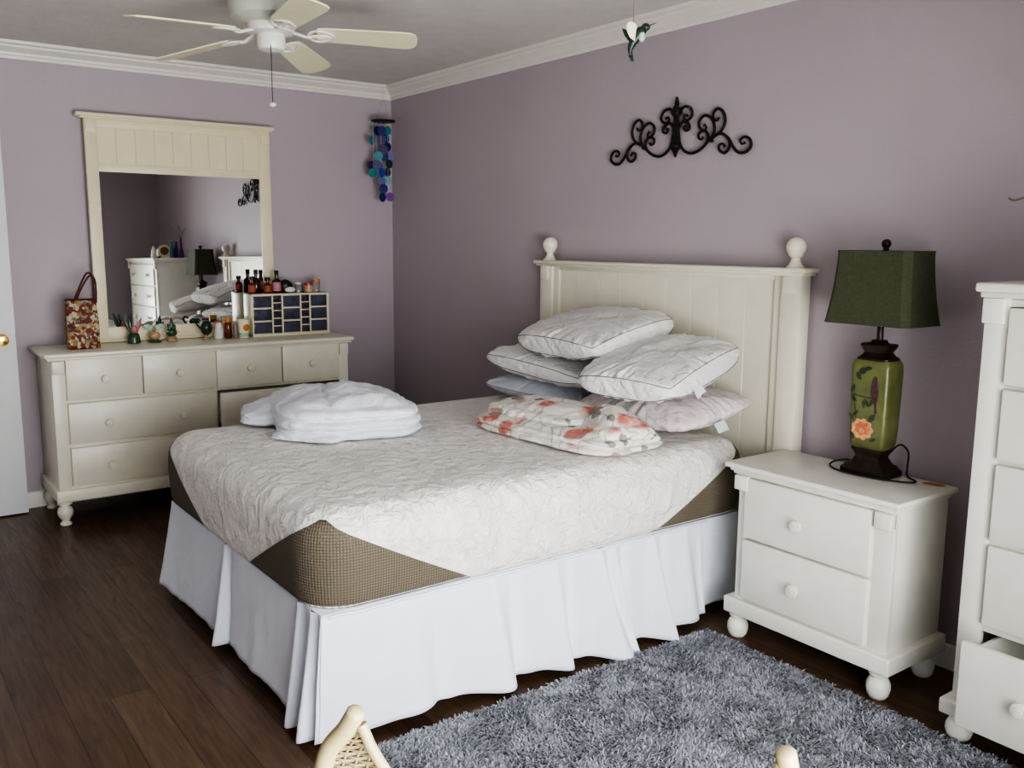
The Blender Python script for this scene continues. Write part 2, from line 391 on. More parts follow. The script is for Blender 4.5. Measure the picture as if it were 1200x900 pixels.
for x, y in ((3.355, -.395), (3.937, -.395), (3.355, -.128), (3.937, -.128)): obj('foot', MB().lathe(bun, (x, y, 0)), cream_white, ns_)
wp = obj('worn_patch', MB().poly([(3.88, -.125, .6723), (3.90, -.145, .6723), (3.945, -.137, .6723), (3.962, -.112, .6723), (3.94, -.096, .6723), (3.90, -.10, .6723)]), worn_m, ns_); wp['label'] = 'bare orange brown worn patch'

# ---- tall chest of drawers
ch = thing('tall_chest', 'tall white chest of drawers with its bottom drawer pulled open', 'chest of drawers', (4.72, -.24, 0))
obj('top', MB().box(4.186, 5.295, -.484, -.022, 1.338, 1.364, .008, 3).box(4.196, 5.278, -.470, -.024, 1.322, 1.339, .005), cream_white, ch)
cs = MB().box(4.207, 4.225, -.440, -.03, .10, 1.325, .002).box(5.235, 5.253, -.440, -.03, .10, 1.325, .002).box(4.215, 5.245, -.05, -.032, .10, 1.324, .002)
cs.box(4.2055, 4.272, -.453, -.432, .099, 1.326, .002).box(5.188, 5.2545, -.453, -.432, .099, 1.326, .002)
for z in (1.30, 1.070, .858, .622, .368, .112): cs.box(4.22, 5.24, -.450, -.04, z, z + .02, .001)
obj('case', cs, cream_white, ch)
obj('base', MB().box(4.182, 5.285, -.482, -.026, .088, .135, .007, 3), cream_white, ch)
for i, (z0, z1) in enumerate(((1.085, 1.298), (.873, 1.074), (.640, .862), (.390, .628), (.118, .372))):
    o = .105 if i == 4 else 0.
    m = MB().box(4.276, 5.184, -.468 - o, -.446 - o, z0, z1, .007, 2)
    if i == 4: m.box(4.292, 4.304, -.449 - o, -.10 - o, z0 + .02, z1 - .03, .001).box(5.156, 5.168, -.449 - o, -.10 - o, z0 + .02, z1 - .03, .001).box(4.292, 5.168, -.449 - o, -.10 - o, z0 + .02, z0 + .03, .001).box(4.292, 5.168, -.112 - o, -.10 - o, z0 + .02, z1 - .03, .001)
    dr = obj('drawer', m, cream_white, ch)
    if i == 4: dr['label'] = 'bottom drawer pulled part way out'
    for x in (4.455, 5.005): knob('-y', (x, -.468 - o, (z0 + z1) / 2), dr, 1.0, cream_white)
for x in (4.2045, 5.194): obj('corner_block', MB().box(x, x + .058, -.470, -.44, 1.252, 1.322, .004), cream_white, ch)
for x in (4.222, 5.235):
    for y in (-.424, -.085): obj('foot', MB().lathe([(r, h * .88) for r, h in bun], (x, y, 0)), cream_white, ch)

# ---- low dresser
dz = thing('dresser', 'long low cream dresser with turned feet and rows of knobbed drawers', 'dresser', (.27, -1.393, 0))
obj('top', MB().box(.036, .504, -2.238, -.549, .872, .895, .007, 3).box(.045, .492, -2.225, -.562, .858, .873, .004), cream, dz)
cs = MB().box(.045, .474, -2.205, -2.187, .13, .86, .002).box(.045, .474, -.60, -.582, .13, .86, .002).box(.045, .06, -2.19, -.59, .13, .86, .002)
cs.box(.455, .476, -2.2065, -2.147, .131, .859, .002).box(.455, .476, -.640, -.5805, .131, .859, .002).box(.44, .472, -1.396, -1.378, .13, .86, .002)
for z in (.128, .188, .404, .636, .850): cs.box(.06, .474, -2.19, -.59, z, z + .02, .001)
cs.box(.44, .4665, -2.19, -.60, .64, .858, .001).box(.44, .4665, -2.19, -1.39, .192, .64, .001).box(.44, .4665, -1.39, -.60, .192, .41, .001)
obj('case', cs, cream, dz)
obj('base', MB().box(.04, .490, -2.222, -.565, .128, .190, .006, 3), cream, dz)
def ddrawer(y0, y1, z0, z1, ks, o=0.):
    m = MB().box(.468 + o, .490 + o, y0, y1, z0, z1, .006, 2)
    if o: m.box(.10 + o, .47 + o, y0 + .012, y0 + .024, z0 + .02, z1 - .03, .001).box(.10 + o, .47 + o, y1 - .024, y1 - .012, z0 + .02, z1 - .03, .001).box(.10 + o, .47 + o, y0 + .012, y1 - .012, z0 + .02, z0 + .03, .001)
    dr = obj('drawer', m, cream, dz)
    for y in ks: knob('x', (.490 + o, y, (z0 + z1) / 2 - .006), dr, .95)
    return dr
for y0, y1 in ((-2.143, -1.776), (-1.770, -1.394), (-1.380, -1.004), (-.998, -.643)): ddrawer(y0, y1, .652, .868, ((y0 + y1) / 2,))
ddrawer(-2.143, -1.394, .424, .636, (-1.954, -1.573)); ddrawer(-2.143, -1.394, .206, .406, (-1.954, -1.573))
ddrawer(-1.380, -.643, .424, .628, (-1.19, -.82), .045)['label'] = 'drawer pulled slightly open'; ddrawer(-1.380, -.643, .206, .406, (-1.19, -.82))
for y in (-2.205, -.640): obj('corner_block', MB().box(.47, .490, y + .001, y + .057, .790, .856, .003), cream, dz)
for x in (.452, .085):
    for y in (-2.183, -.605): obj('foot', MB().lathe(tall_foot, (x, y, 0)), cream, dz)

# ---- dresser mirror (leans back a touch)
mr = thing('dresser_mirror', 'tall cream framed mirror standing on the back of the low dresser', 'mirror', (.055, -1.385, .8955), rot=(0, -.010, 0))
def L(x0, x1, y0, y1, z0, z1): return (x0 - .055, x1 - .055, y0 + 1.385, y1 + 1.385, z0 - .8955, z1 - .8955)
fr = MB().box(*L(.05, .085, -1.900, -1.838, .897, 2.105), .003).box(*L(.05, .085, -.938, -.872, .897, 2.105), .003)
fr.box(*L(.05, .083, -1.842, -.934, .897, .980), .003).box(*L(.05, .083, -1.842, -.934, 1.826, 1.872), .003).box(*L(.05, .083, -1.842, -.934, 2.062, 2.105), .003)
obj('frame', fr, cream_warm, mr, local=True)
bp = MB(); n = 9
for k in range(n): bp.box(*L(.055, .078, -1.842 + k * .908 / n, -1.842 + (k + 1) * .908 / n, 1.868, 2.066), .0025, 1)
obj('plank_panel', bp, cream_warm, mr, local=True)
obj('cap', MB().box(*L(.038, .110, -1.942, -.848, 2.112, 2.132), .005, 3).box(*L(.044, .098, -1.922, -.862, 2.103, 2.113), .003), cream_warm, mr, local=True)
for y in (-1.896, -.928): obj('corner_block', MB().box(*L(.08, .094, y, y + .054, 2.03, 2.088), .003), cream_warm, mr, local=True)
obj('sill', MB().box(*L(.05, .094, -1.905, -.868, .896, .912), .004), cream_warm, mr, local=True)
obj('mirror_glass', MB().box(*L(.072, .076, -1.842, -.934, .976, 1.830), 0), mirror_m, mr, local=True)

# ---- bed: headboard, rails, box spring
bed = thing('bed', 'double bed with a cream plank headboard topped by two ball finials', 'bed', (2.5, -.08, 0))
hb = MB(); nb = 9; x0, x1 = 1.848, 3.188
for k in range(nb): hb.box(x0 + k * (x1 - x0) / nb, x0 + (k + 1) * (x1 - x0) / nb, -.052, -.030, .30, 1.332, .003, 1)
obj('headboard_panel', hb, cream, bed)
obj('panel_frame', MB().box(1.803, 1.850, -.064, -.026, .29, 1.351).box(3.186, 3.230, -.064, -.026, .29, 1.351).box(1.845, 3.19, -.062, -.028, 1.326, 1.350).box(1.845, 3.19, -.062, -.028, .28, .36), cream, bed)
for xa in (1.714, 3.228):
    p = obj('post', MB().box(xa, xa + .094, -.079, -.018, 0, 1.352, .005), cream, bed)
    obj('corner_block', MB().box(xa + .014, xa + .072, -.090, -.075, 1.275, 1.348, .004), cream, p)
obj('cap', MB().box(1.690, 3.355, -.108, -.012, 1.356, 1.374, .006, 3).box(1.702, 3.342, -.098, -.016, 1.345, 1.357, .003), cream, bed)
fin = [(.034, 0), (.034, .006), (.026, .012), (.022, .020), (.017, .032), (.018, .040), (.028, .048)] + [(.0385 * math.sin(a), .080 - .0385 * math.cos(a)) for a in [PI * q / 14 for q in range(4, 15)]]
for x in (1.768, 3.276): obj('finial', MB().lathe(fin, (x, -.058, 1.3735), seg=28), cream, bed)
obj('side_rail', MB().box(1.76, 1.80, -1.98, -.10, .16, .22), bronze, bed); obj('side_rail', MB().box(3.06, 3.10, -1.98, -.10, .16, .22), bronze, bed)
obj('box_spring', MB().box(1.745, 3.115, -1.945, -.145, .22, .395, .02, 3), lining, bed)
for x in (1.80, 3.07):
    for y in (-1.93, -1.45, -.95): obj('leg', MB().lathe([(.026, 0), (.03, .004), (.03, .022), (.018, .028), (.018, .17)], (x, y, 0)), black, bed)

# ---- mattress with tan corner panels
MX0, MX1, MY0, MY1, MZ0, MZ1 = 1.700, 3.172, -2.012, -.135, .402, .697; RB = .032
RC = .13
def perim(n_arc=10, step=.03):
    pts = []
    def arc(cx, cy, a0):
        for k in range(n_arc + 1):
            a = a0 + (PI / 2) * k / n_arc; pts.append((cx + RC * math.cos(a), cy + RC * math.sin(a), math.cos(a), math.sin(a)))
    def line(p, q, nrm):
        Ln = math.hypot(q[0] - p[0], q[1] - p[1]); n = int(Ln / step)
        for k in range(1, n): pts.append((p[0] + (q[0] - p[0]) * k / n, p[1] + (q[1] - p[1]) * k / n, *nrm))
    arc(MX1 - RC, MY0 + RC, -PI / 2); line((MX1, MY0 + RC), (MX1, MY1 - RC), (1, 0))
    arc(MX1 - RC, MY1 - RC, 0); line((MX1 - RC, MY1), (MX0 + RC, MY1), (0, 1))
    arc(MX0 + RC, MY1 - RC, PI / 2); line((MX0, MY1 - RC), (MX0, MY0 + RC), (-1, 0))
    arc(MX0 + RC, MY0 + RC, PI); line((MX0 + RC, MY0), (MX1 - RC, MY0), (0, -1))
    return pts
PER = perim()
def minset(z):
    rt, rb = .085, RB; i = 0
    if z > MZ1 - rt: q = min(1, (z - (MZ1 - rt)) / rt); i = rt * (1 - math.sqrt(max(0, 1 - q * q)))
    elif z < MZ0 + rb: q = min(1, (MZ0 + rb - z) / rb); i = rb * (1 - math.sqrt(max(0, 1 - q * q)))
    return i
def mbulge(z): return .012 * math.sin(PI * (z - MZ0) / (MZ1 - MZ0))
zs = [MZ0 + RB * (1 - math.cos(PI / 2 * k / 5)) for k in range(6)] + [MZ0 + RB + (MZ1 - MZ0 - .085 - RB) * k / 6 for k in range(1, 7)] + [MZ1 - .085 + .085 * math.sin(PI / 2 * k / 8) for k in range(1, 9)]
ins = [minset(z) - mbulge(z) for z in zs]
for k, extra in enumerate((.03, .08, .16, .28, .42, .56)): zs.append(MZ1 + .004 * (k + 1) * .5); ins.append(.085 + extra)
def mpt(p, z, i):
    x, y, nx, ny = p
    if i > .085:   # top rings shrink towards the middle
        k = (i - .085) / .66; bx, by = x - nx * .085, y - ny * .085; mx, my = (MX0 + MX1) / 2, max(MY0 + .7, min(MY1 - .7, by))
        return (bx + (mx - bx) * k, by + (my - by) * k, z + .006 * ns(bx * 3, by * 3, k * 3))
    return (x - nx * i, y - ny * i, z + .004 * ns(x * 2, y * 2, z * 4))
mt = MB(); npz = len(zs)
mt.grid(lambda i, j: mpt(PER[i], zs[j], ins[j]), len(PER), npz, cu=True)
mt.f.append(tuple(i * npz + npz - 1 for i in range(len(PER)))); mt.f.append(tuple(i * npz for i in range(len(PER)))[::-1])
mat = obj('mattress', mt, quilt_m, None, sharp=None)
tag(mat, 'thick white quilted mattress with tan knit corners on the bed', 'mattress')
# corner panels: shells 2 mm proud of the mattress, triangle with its point at the top corner
SL = [0.]
for a, b in zip(PER, PER[1:] + PER[:1]): SL.append(SL[-1] + math.hypot(b[0] - a[0], b[1] - a[1]))
TOT = SL[-1]
def at_s(s):
    s %= TOT; lo = 0
    for i in range(len(PER)):
        if SL[i] <= s <= SL[i + 1]:
            k = (s - SL[i]) / max(1e-9, SL[i + 1] - SL[i]); a, b = PER[i], PER[(i + 1) % len(PER)]
            nx, ny = a[2] + (b[2] - a[2]) * k, a[3] + (b[3] - a[3]) * k; l = math.hypot(nx, ny)
            return (a[0] + (b[0] - a[0]) * k, a[1] + (b[1] - a[1]) * k, nx / l, ny / l)
    return PER[0]
arcL = RC * PI / 2
sc = []
for cxn, cyn in ((MX1 - RC, MY0 + RC), (MX1 - RC, MY1 - RC), (MX0 + RC, MY1 - RC), (MX0 + RC, MY0 + RC)):
    best = min(range(len(PER)), key=lambda i: -((PER[i][0] - (MX0 + MX1) / 2) * (1 if cxn > 2.4 else -1) + (PER[i][1] - (MY0 + MY1) / 2) * (1 if cyn > -1 else -1)))
    sc.append(SL[best])
for s0 in sc:
    m = MB(); nr, nc = 16, 41; uvs = []
    def fp(i, j):
        h = i / (nr - 1); z = MZ0 + .004 + (MZ1 - .028 - MZ0) * h; half = .50 * (1 - h) ** 1.02 + .012
        s = s0 + (-1 + 2 * j / (nc - 1)) * half; p = at_s(s); k = minset(z) - mbulge(z) - .0022
        uvs.append((s - s0, z)); return (p[0] - p[2] * k, p[1] - p[3] * k, z + .004 * ns(p[0] * 2, p[1] * 2, z * 4))
    m.grid(fp, nr, nc)
    o = obj('corner_panel', m, tan_m, mat, recalc=False, sharp=None)
    uvl = o.data.uv_layers.new(name='UVMap')
    for l in o.data.loops: uvl.data[l.index].uv = uvs[l.vertex_index]
    o['label'] = 'tan knit corner panel'
    md = o.modifiers.new('thickness', 'SOLIDIFY'); md.thickness = .001; md.offset = 1
obj('seam_piping', MB().tube([(p[0] - p[2] * .018, p[1] - p[3] * .018, MZ0 + .006) for p in PER], .004, 6, closed=True), quilt_m, mat)

# ---- bed skirt
sk = thing('bed_skirt', 'white cotton bed skirt with loose pleats hanging from under the mattress', 'bed skirt', (2.44, -1.07, 0))
SX0, SX1, SY0, SY1 = 1.712, 3.158, -1.988, -.18
def panel(p, q, nrm, seed, pleats, amp=.016, flare=.035, ends=(0., 0.), n=150, nh=22, hem=.02, ext=(0., 0.)):
    p = Vector((*p, 0)); q = Vector((*q, 0)); nr = Vector((*nrm, 0)); Ln = (q - p).length; tdir = (q - p).normalized()
    rnd = random.Random(seed)
    hemw = [hem + .022 + .032 * ns(k * Ln / n * 3.2 + seed * 9.1, seed) for k in range(n)]
    def fn(i, j):
        u = i / (n - 1); h = j / (nh - 1); s = u * Ln
        off = .004 + flare * h ** 1.3 * (1 + .7 * ns(s * 2.2 + seed * 3, seed)) + .006 * ns(s * 14, h * 3, seed) * h
        lat = 0.
        for (pc, wd, dp, hemd) in pleats:
            dlt = s - pc - .05 * h * (dp * 8 - .3); g = math.exp(-(dlt / (wd * (.25 + .75 * h))) ** 2)
            off += 1.6 * dp * g * (.15 + .85 * h)
            off -= .8 * dp * math.exp(-((dlt - wd * 1.15) / (wd * .4)) ** 2) * (.25 + .75 * h)
            lat += .02 * dp / .03 * g * h
        off += ends[0] * h * math.exp(-s / .12) + ends[1] * h * math.exp(-(Ln - s) / .12)
        lat += ext[1] * h * math.exp(-(Ln - s) / .13) - ext[0] * h * math.exp(-s / .13)
        hz = max(.004, hemw[i] - sum(hd * math.exp(-((s - pc) / (wd * 1.8)) ** 2) for pc, wd, dp, hd in pleats))
        z = .398 - (.398 - hz) * h
        w = p + tdir * (s + lat) + nr * off
        return (w.x, w.y, z)
    m = MB(); m.grid(fn, n, nh); return m
def skirt_part(name, m):
    o = obj(name, m, skirt_m, sk, recalc=False, sharp=None)
    md = o.modifiers.new('thickness', 'SOLIDIFY'); md.thickness = .0022; md.offset = 1
    return o
side_pl = [(.30, .07, .018, .0), (.60, .07, .034, .02), (.86, .05, .03, .02), (1.06, .05, .055, .035), (1.13, .04, .05, .03), (1.32, .05, .05, .02), (1.50, .06, .02, .01)]
skirt_part('side_panel', panel((SX1, SY0 - .004), (SX1, -.40), (1, 0), 1, side_pl, ends=(.0, .0), n=220, ext=(.045, .0)))
skirt_part('side_panel', panel((SX0, SY1), (SX0, SY0), (-1, 0), 2, [(.4, .06, .03, .01), (.9, .08, .03, .02), (1.4, .06, .03, .01)], ends=(0, .03), ext=(0, .03)))
skirt_part('foot_panel', panel((SX0 - .005, SY0), (SX1 + .006, SY0), (0, -1), 3, [(.66, .035, .030, .01), (1.30, .03, .026, .012), (1.395, .028, .03, .01)], flare=.03, ends=(.03, .0), n=200, ext=(.03, .038)))
skirt_part('end_panel', panel((SX1 - .006, -.41), (SX1 - .006, -.17), (1, 0), 5, [], flare=.004, n=30))
m = MB(); m.box(SX0, SX1, SY0, SY1, .395, .401, .001); obj('deck', m, skirt_m, sk)
m = MB(); pth = [(SX1 + .006, SY0 + .02 + (1.6) * k / 60., .398 - .006 + .006 * ns(k * .4)) for k in range(61)]
obj('hem_band', MB().tube(pth, .006, 6), skirt_m, sk)

# ---- pillows
def pillow_mesh(w, dpt, H, seed, gus=.0, wr=.013, cornerext=.085):
    """closed pillow, ring based; returns mesh and the two seam loops"""
    nt, nr = 128, 16; rnd = random.Random(seed)
    def outline(t):
        a = 2 * PI * t; ca, sa = math.cos(a), math.sin(a)
        k = (abs(ca) ** 5 + abs(sa) ** 5) ** (-1 / 5)
        x, y = ca * k, sa * k; cr = min(abs(x), abs(y))
        f = 1 + cornerext * cr ** 6 - .035 * (1 - cr)
        return x * f, y * f, cr
    rad = [1.0, .985, .96, .925, .88, .82, .75, .66, .56, .45, .34, .23, .12]
    def surf(t, r, sgn, mid=None):
        x, y, cr = outline(t)
        g = gus * (1 - cr ** 4)
        if mid is not None:   # gusset band between the two seams
            b = (1 - mid * mid) * (1 - cr ** 3)
            f = 1 + .026 * b + .034 * b * ns(t * 60 + seed * 5 + mid * 1.2, mid * .5, seed); zz = g * mid + .004 * b * ns(t * 50, mid, seed + 2)
            return (x * w / 2 * f, y * dpt / 2 * f, zz)
        q = 1 - r ** (2.4 + 1.0 * (1 - cr)); dome = (max(0, q)) ** .62
        hgt = H / 2 * (1 - .18 * cr * r)
        ed = min(1, (1 - r) / .03)
        rip = wr * 1.7 * ed * math.exp(-((1 - r) / .20)) * ns(t * 64 + seed * 17 + r * 3, sgn * 3, seed) * (1 - .6 * cr) + wr * .9 * ns(x * r * 2.4 + seed, y * r * 2.4, sgn * 5 + seed) * dome + wr * .55 * ns(x * r * 7 + seed, y * r * 3, sgn * 5) * dome + wr * .25 * ns(x * r * 5, y * r * 15, sgn * 5 + seed) * dome
        z = sgn * (g + (max(hgt, g + .01) - g) * dome + rip)
        return (x * r * w / 2, y * r * dpt / 2, z)
    m = MB(); rings = [(r, 1, None) for r in rad[::-1]] + ([(1., 1, q) for q in (.75, .5, .25, 0., -.25, -.5, -.75)] if gus > 0 else []) + [(r, -1, None) for r in rad]
    nt = 256
    def fn(i, j):
        r, sg, q = rings[j]; return surf(i / nt, r, sg, q)
    m.grid(fn, nt, len(rings), cu=True)
    N = len(rings); m.f.append(tuple(i * N for i in range(nt))[::-1]); m.f.append(tuple(i * N + N - 1 for i in range(nt)))
    def loop(sg): return [tuple(Vector(surf(i / nt, 1.0, sg)) * 1.002) for i in range(nt)]
    return m, loop(1), loop(-1)
def pillow(label, fl, frt, br, w=None, dpt=None, H=.15, seed=1, gus=0., mat_=pillow_white, pip=piping_m, extra=None, droop=0.):
    """fl, frt, br: mid-plane corner points front-left, front-right, back-right"""
    fl, frt, br = Vector(fl), Vector(frt), Vector(br); X = (frt - fl); Y = (br - frt)
    w = w or X.length; dpt = dpt or Y.length
    c = (fl + br) / 2; X.normalize(); Z = X.cross(Y).normalized(); Y = Z.cross(X)
    t = bpy.data.objects.new('pillow', None)
    m, l1, l2 = pillow_mesh(w, dpt, H, seed, gus)
    o = obj('pillow', m, mat_, None, sharp=None)
    Mx = Matrix(((X.x, Y.x, Z.x, c.x), (X.y, Y.y, Z.y, c.y), (X.z, Y.z, Z.z, c.z), (0, 0, 0, 1)))
    bpy.data.objects.remove(t)
    tag(o, label, 'pillow', 'pillows stacked against the headboard')
    if pip is not None:
        for lp in ((l1, l2) if gus > 0 else (l1,)):
            obj('piping', MB().tube(lp, .0015, 6, closed=True), pip, o, local=True)
    if extra: extra(o, w, dpt)
    o.matrix_world = Mx
    return o
def tags_d(o, w, d):
    a = obj('care_tag', MB().grid(lambda i, j: (w / 2 - .01 + .03 * i / 5 + .004, -d / 2 + .13 + .055 * j / 4, -.005 - .045 * i / 5 + .006 * math.sin(i + j)), 6, 5), tagm, o, local=True, recalc=False, sharp=None); a['label'] = 'white care tag hanging at the side seam'
    b = obj('printed_logo', MB().grid(lambda i, j: (w / 2 - .040 + .034 * i / 4, -d / 2 + .20 + .075 * j / 5, .045 - .028 * i / 4 + .006 * math.sin(j)), 5, 6), tag_blue, o, local=True, recalc=False, sharp=None); b['label'] = 'blue grey printed mark'
def tags_e(o, w, d):
    a = obj('care_tag', MB().grid(lambda i, j: (w / 2 + .002 + .022 * i / 4, -d / 2 + .16 + .06 * j / 4, -.012 - .035 * i / 4), 5, 5), tag_teal, o, local=True, recalc=False, sharp=None); a['label'] = 'pale teal care tag'
pillow('pale blue grey pillow at the bottom left of the pile, on the mattress', (1.80, -.52, .776), (2.52, -.50, .768), (2.50, -.12, .778), H=.115, seed=3, mat_=pillow_blue, pip=grey_piping)
pillow('white pillow in the middle of the left stack, between the blue and top pillows', (1.83, -.53, .912), (2.61, -.56, .882), (2.60, -.13, .897), H=.135, seed=4, pip=piping_m, gus=.028)
pillow('pale pink pillow with a faint floral print, on the mattress under the tagged pillow', (2.54, -.565, .780), (3.20, -.55, .776), (3.18, -.10, .845), H=.14, seed=5, mat_=pillow_floral, pip=None, extra=tags_e)
pillow('white pillow with a torn tag, slanting on the floral pillow by the right post', (2.76, -.71, .918), (3.23, -.63, .918), (3.09, -.13, 1.044), H=.145, seed=6, gus=.040, extra=tags_d)
pillow('white topmost pillow of the pile, laid over the left stack', (2.11, -.55, 1.018), (2.74, -.60, 1.018), (2.76, -.13, 1.132), H=.135, seed=7, gus=.040)

# ---- folded bedding: a domed top sheet over a stack of fold edges
def ridge(x, y, z=0.): return 1 - 2 * abs(ns(x, y, z))
def folded(c, rot, w, d, H, nl, gfun, efun, seed, dome=.03, e=4.2, wr=.007, seam=None, nth=220, nsd=36, ntp=34, stretch=(4., 11.), gdepth=.030):
    R = Matrix.Rotation(rot, 3, 'Z'); lay = random.Random(seed)
    loff = [lay.uniform(-.012, .012) for _ in range(nl + 1)]
    def pos(i, j):
        th = 2 * PI * i / nth; ca, sa = math.cos(th), math.sin(th); k = (abs(ca) ** e + abs(sa) ** e) ** (-1 / e)
        lo = 1 + .05 * ns(ca * 1.6 + seed, sa * 1.6, seed); g = gfun(th); He = H * efun(th)
        if j < nsd: t = j / (nsd - 1); r = 1.
        else: t = 1.; r = 1 - (j - nsd + 1) / ntp
        ph = min(t * nl + .22 * ns(ca * 2.2 + seed * 2, sa * 2.2, 3.) * math.sin(PI * t), nl); kk = min(int(ph), nl - 1); f = abs(math.sin(PI * (ph - kk))) ** .32
        ii = g * (gdepth * (1 - f) + (loff[kk] + .014 * ns(ca * 3 + kk * 7.3, sa * 3, seed)) * f) + (1 - g) * (.045 * (1 - math.sqrt(max(0, 1 - max(0, (t - .35) / .65) ** 2))) + .02 * max(0, .2 - t) / .2)
        ii += .007 * ridge(th * 5 + seed, t * 2.5, kk * .7)
        x, y = ca * k * (w / 2 * lo - ii) * r, sa * k * (d / 2 * lo - ii) * r
        if j >= nsd:
            q = 1 - r; ed = 1 - math.exp(-q / .10)
            z = He + g * gdepth * .55 * ed + (dome + H * (1 - efun(th)) * (1 - r * r)) * (1 - r ** 2.2)
            z += wr * ed * (ridge(x * stretch[0] + seed * 3, y * stretch[1] + .8 * ns(x * 5, y * 5), seed) - .4) + wr * .6 * ed * ridge(x * 15 + seed, y * 9, seed + 4)
            if seam is not None: z -= .011 * math.exp(-((x - seam - .03 * math.sin(y * 7)) / .008) ** 2) * ed
        else: z = He * t
        p = R @ Vector((x, y, 0)); return (c[0] + p.x, c[1] + p.y, c[2] + max(.0, z))
    m = MB(); N = nsd + ntp - 1
    m.grid(pos, nth, N, cu=True); m.f.append(tuple(i * N for i in range(nth))[::-1]); m.f.append(tuple(i * N + N - 1 for i in range(nth)))
    return m
def near(th, a, wdt):
    dlt = (th - a + PI) % (2 * PI) - PI; return math.exp(-(dlt / wdt) ** 2)
z0 = .7125
m = folded((2.035, -1.375, z0), math.radians(74), .58, .76, .118, 3, lambda th: min(1, near(th, -PI / 2, .9) + .12), lambda th: 1 - .22 * near(th, PI / 2, .9) - .12 * near(th, 0, .9), 4, dome=.030, wr=.013, seam=-.07, stretch=(3., 7.), gdepth=.040)
cf = obj('folded_comforter', m, comforter_m, None, sharp=None); tag(cf, 'white comforter folded in a thick bundle on the foot end of the mattress', 'comforter')
obj('loose_fold', folded((1.815, -1.535, z0), 1.15, .36, .36, .056, 2, lambda th: .25, lambda th: 1., 9, dome=.030, nth=120, nsd=18, ntp=18, stretch=(4., 6.), wr=.010), comforter_m, cf, sharp=None)
obj('loose_fold', folded((2.25, -1.60, z0), .60, .30, .20, .030, 1, lambda th: .2, lambda th: 1., 12, dome=.018, nth=90, nsd=14, ntp=14, stretch=(3., 5.), wr=.010), comforter_m, cf, sharp=None)
m = folded((2.765, -.765, z0), math.radians(5), .78, .39, .052, 2, lambda th: min(1, near(th, -PI / 2, 1.1) + near(th, 0, .7) + .2), lambda th: 1., 21, dome=.006, wr=.006, e=5., gdepth=.024, stretch=(3., 6.))
df = obj('folded_duvet', m, duvet_m, None, sharp=None); tag(df, 'floral duvet with coral flowers and grey leaves, folded before the pillows', 'duvet')
obj('upper_fold', folded((2.64, -.735, z0 + .046), math.radians(4), .58, .345, .050, 1, lambda th: .2, lambda th: 1., 22, dome=.020, nth=160, nsd=18, ntp=24, wr=.008, stretch=(3., 6.)), duvet_m, df, sharp=None)
obj('rolled_end', folded((2.965, -.70, z0 + .046), math.radians(-24), .42, .26, .050, 1, lambda th: .2, lambda th: 1., 23, dome=.034, nth=130, nsd=18, ntp=20, wr=.009, stretch=(3., 6.)), duvet_m, df, sharp=None)

# ---- table lamp
LX, LY, LZ = 3.712, -.160, .6725
lp = thing('table_lamp', 'table lamp with a green fabric shade and painted square vase body', 'lamp', (LX, LY, LZ))
def rbox(m, c, prof, e=7., n=48):
    """stack of rounded rectangles (half w, half d, z)"""
    def fn(i, j):
        hw, hd, z = prof[j]; a = 2 * PI * i / n; ca, sa = math.cos(a), math.sin(a); k = (abs(ca) ** e + abs(sa) ** e) ** (-1 / e)
        return (c[0] + ca * k * hw, c[1] + sa * k * hd, c[2] + z)
    N = len(prof); b = len(m.v); m.grid(fn, n, N, cu=True)
    m.f.append(tuple(b + i * N for i in range(n))[::-1]); m.f.append(tuple(b + i * N + N - 1 for i in range(n))); return m
lc = (LX, LY, LZ)
obj('base', rbox(MB(), lc, [(.088, .060, 0), (.090, .062, .004), (.090, .062, .018), (.082, .055, .024), (.076, .050, .034), (.060, .042, .040), (.052, .038, .052), (.046, .034, .064), (.052, .038, .076), (.060, .044, .086), (.060, .044, .092)], 9), bronze, lp)
vb = obj('vase_body', rbox(MB(), lc, [(.052, .036, .088), (.060, .042, .096), (.066, .047, .110), (.069, .050, .14), (.072, .052, .24), (.074, .054, .36), (.073, .053, .385), (.068, .049, .398), (.058, .042, .405)], 7), glaze_m, lp)
obj('collar', rbox(MB(), lc, [(.062, .046, .400), (.062, .046, .408), (.050, .038, .416), (.040, .032, .428), (.050, .038, .442), (.054, .042, .452), (.052, .040, .457), (.026, .022, .460), (.020, .018, .470)], 6), bronze, lp)
obj('stem', MB().lathe([(.011, .465), (.011, .77), (.006, .775), (.006, .785)], lc), bronze, lp)
obj('finial', MB().lathe([(.005, .770), (.010, .776), (.008, .782)] + [(.016 * math.sin(PI * k / 10), .796 - .016 * math.cos(PI * k / 10)) for k in range(2, 11)], lc), bronze, lp)
shp = []
for k in range(13):
    q = k / 12; z = .528 + .243 * q; f = (1 - q) ** 1.7
    shp.append((.138 + .022 * f + .0 * q, .088 + .024 * f, z))
def shade_fn(i, j, t=0.):
    hw, hd, z = shp[j]; hw -= t; hd -= t; c = .022
    pts = [(-hw + c, -hd), (hw - c, -hd), (hw, -hd + c), (hw, hd - c), (hw - c, hd), (-hw + c, hd), (-hw, hd - c), (-hw, -hd + c)]
    p = pts[i % 8]; return (LX + p[0], LY + p[1], LZ + z)
m = MB(); m.grid(lambda i, j: shade_fn(i, j), 8, 13, cu=True); m.grid(lambda i, j: shade_fn(i, j, .003), 8, 13, cu=True)
sh = obj('lamp_shade', m, shade_m, lp, recalc=False, sharp=25)
for j in (0, 12): obj('shade_trim', MB().tube([shade_fn(i, j) for i in range(8)], .0022, 6, closed=True), shade_m, sh)
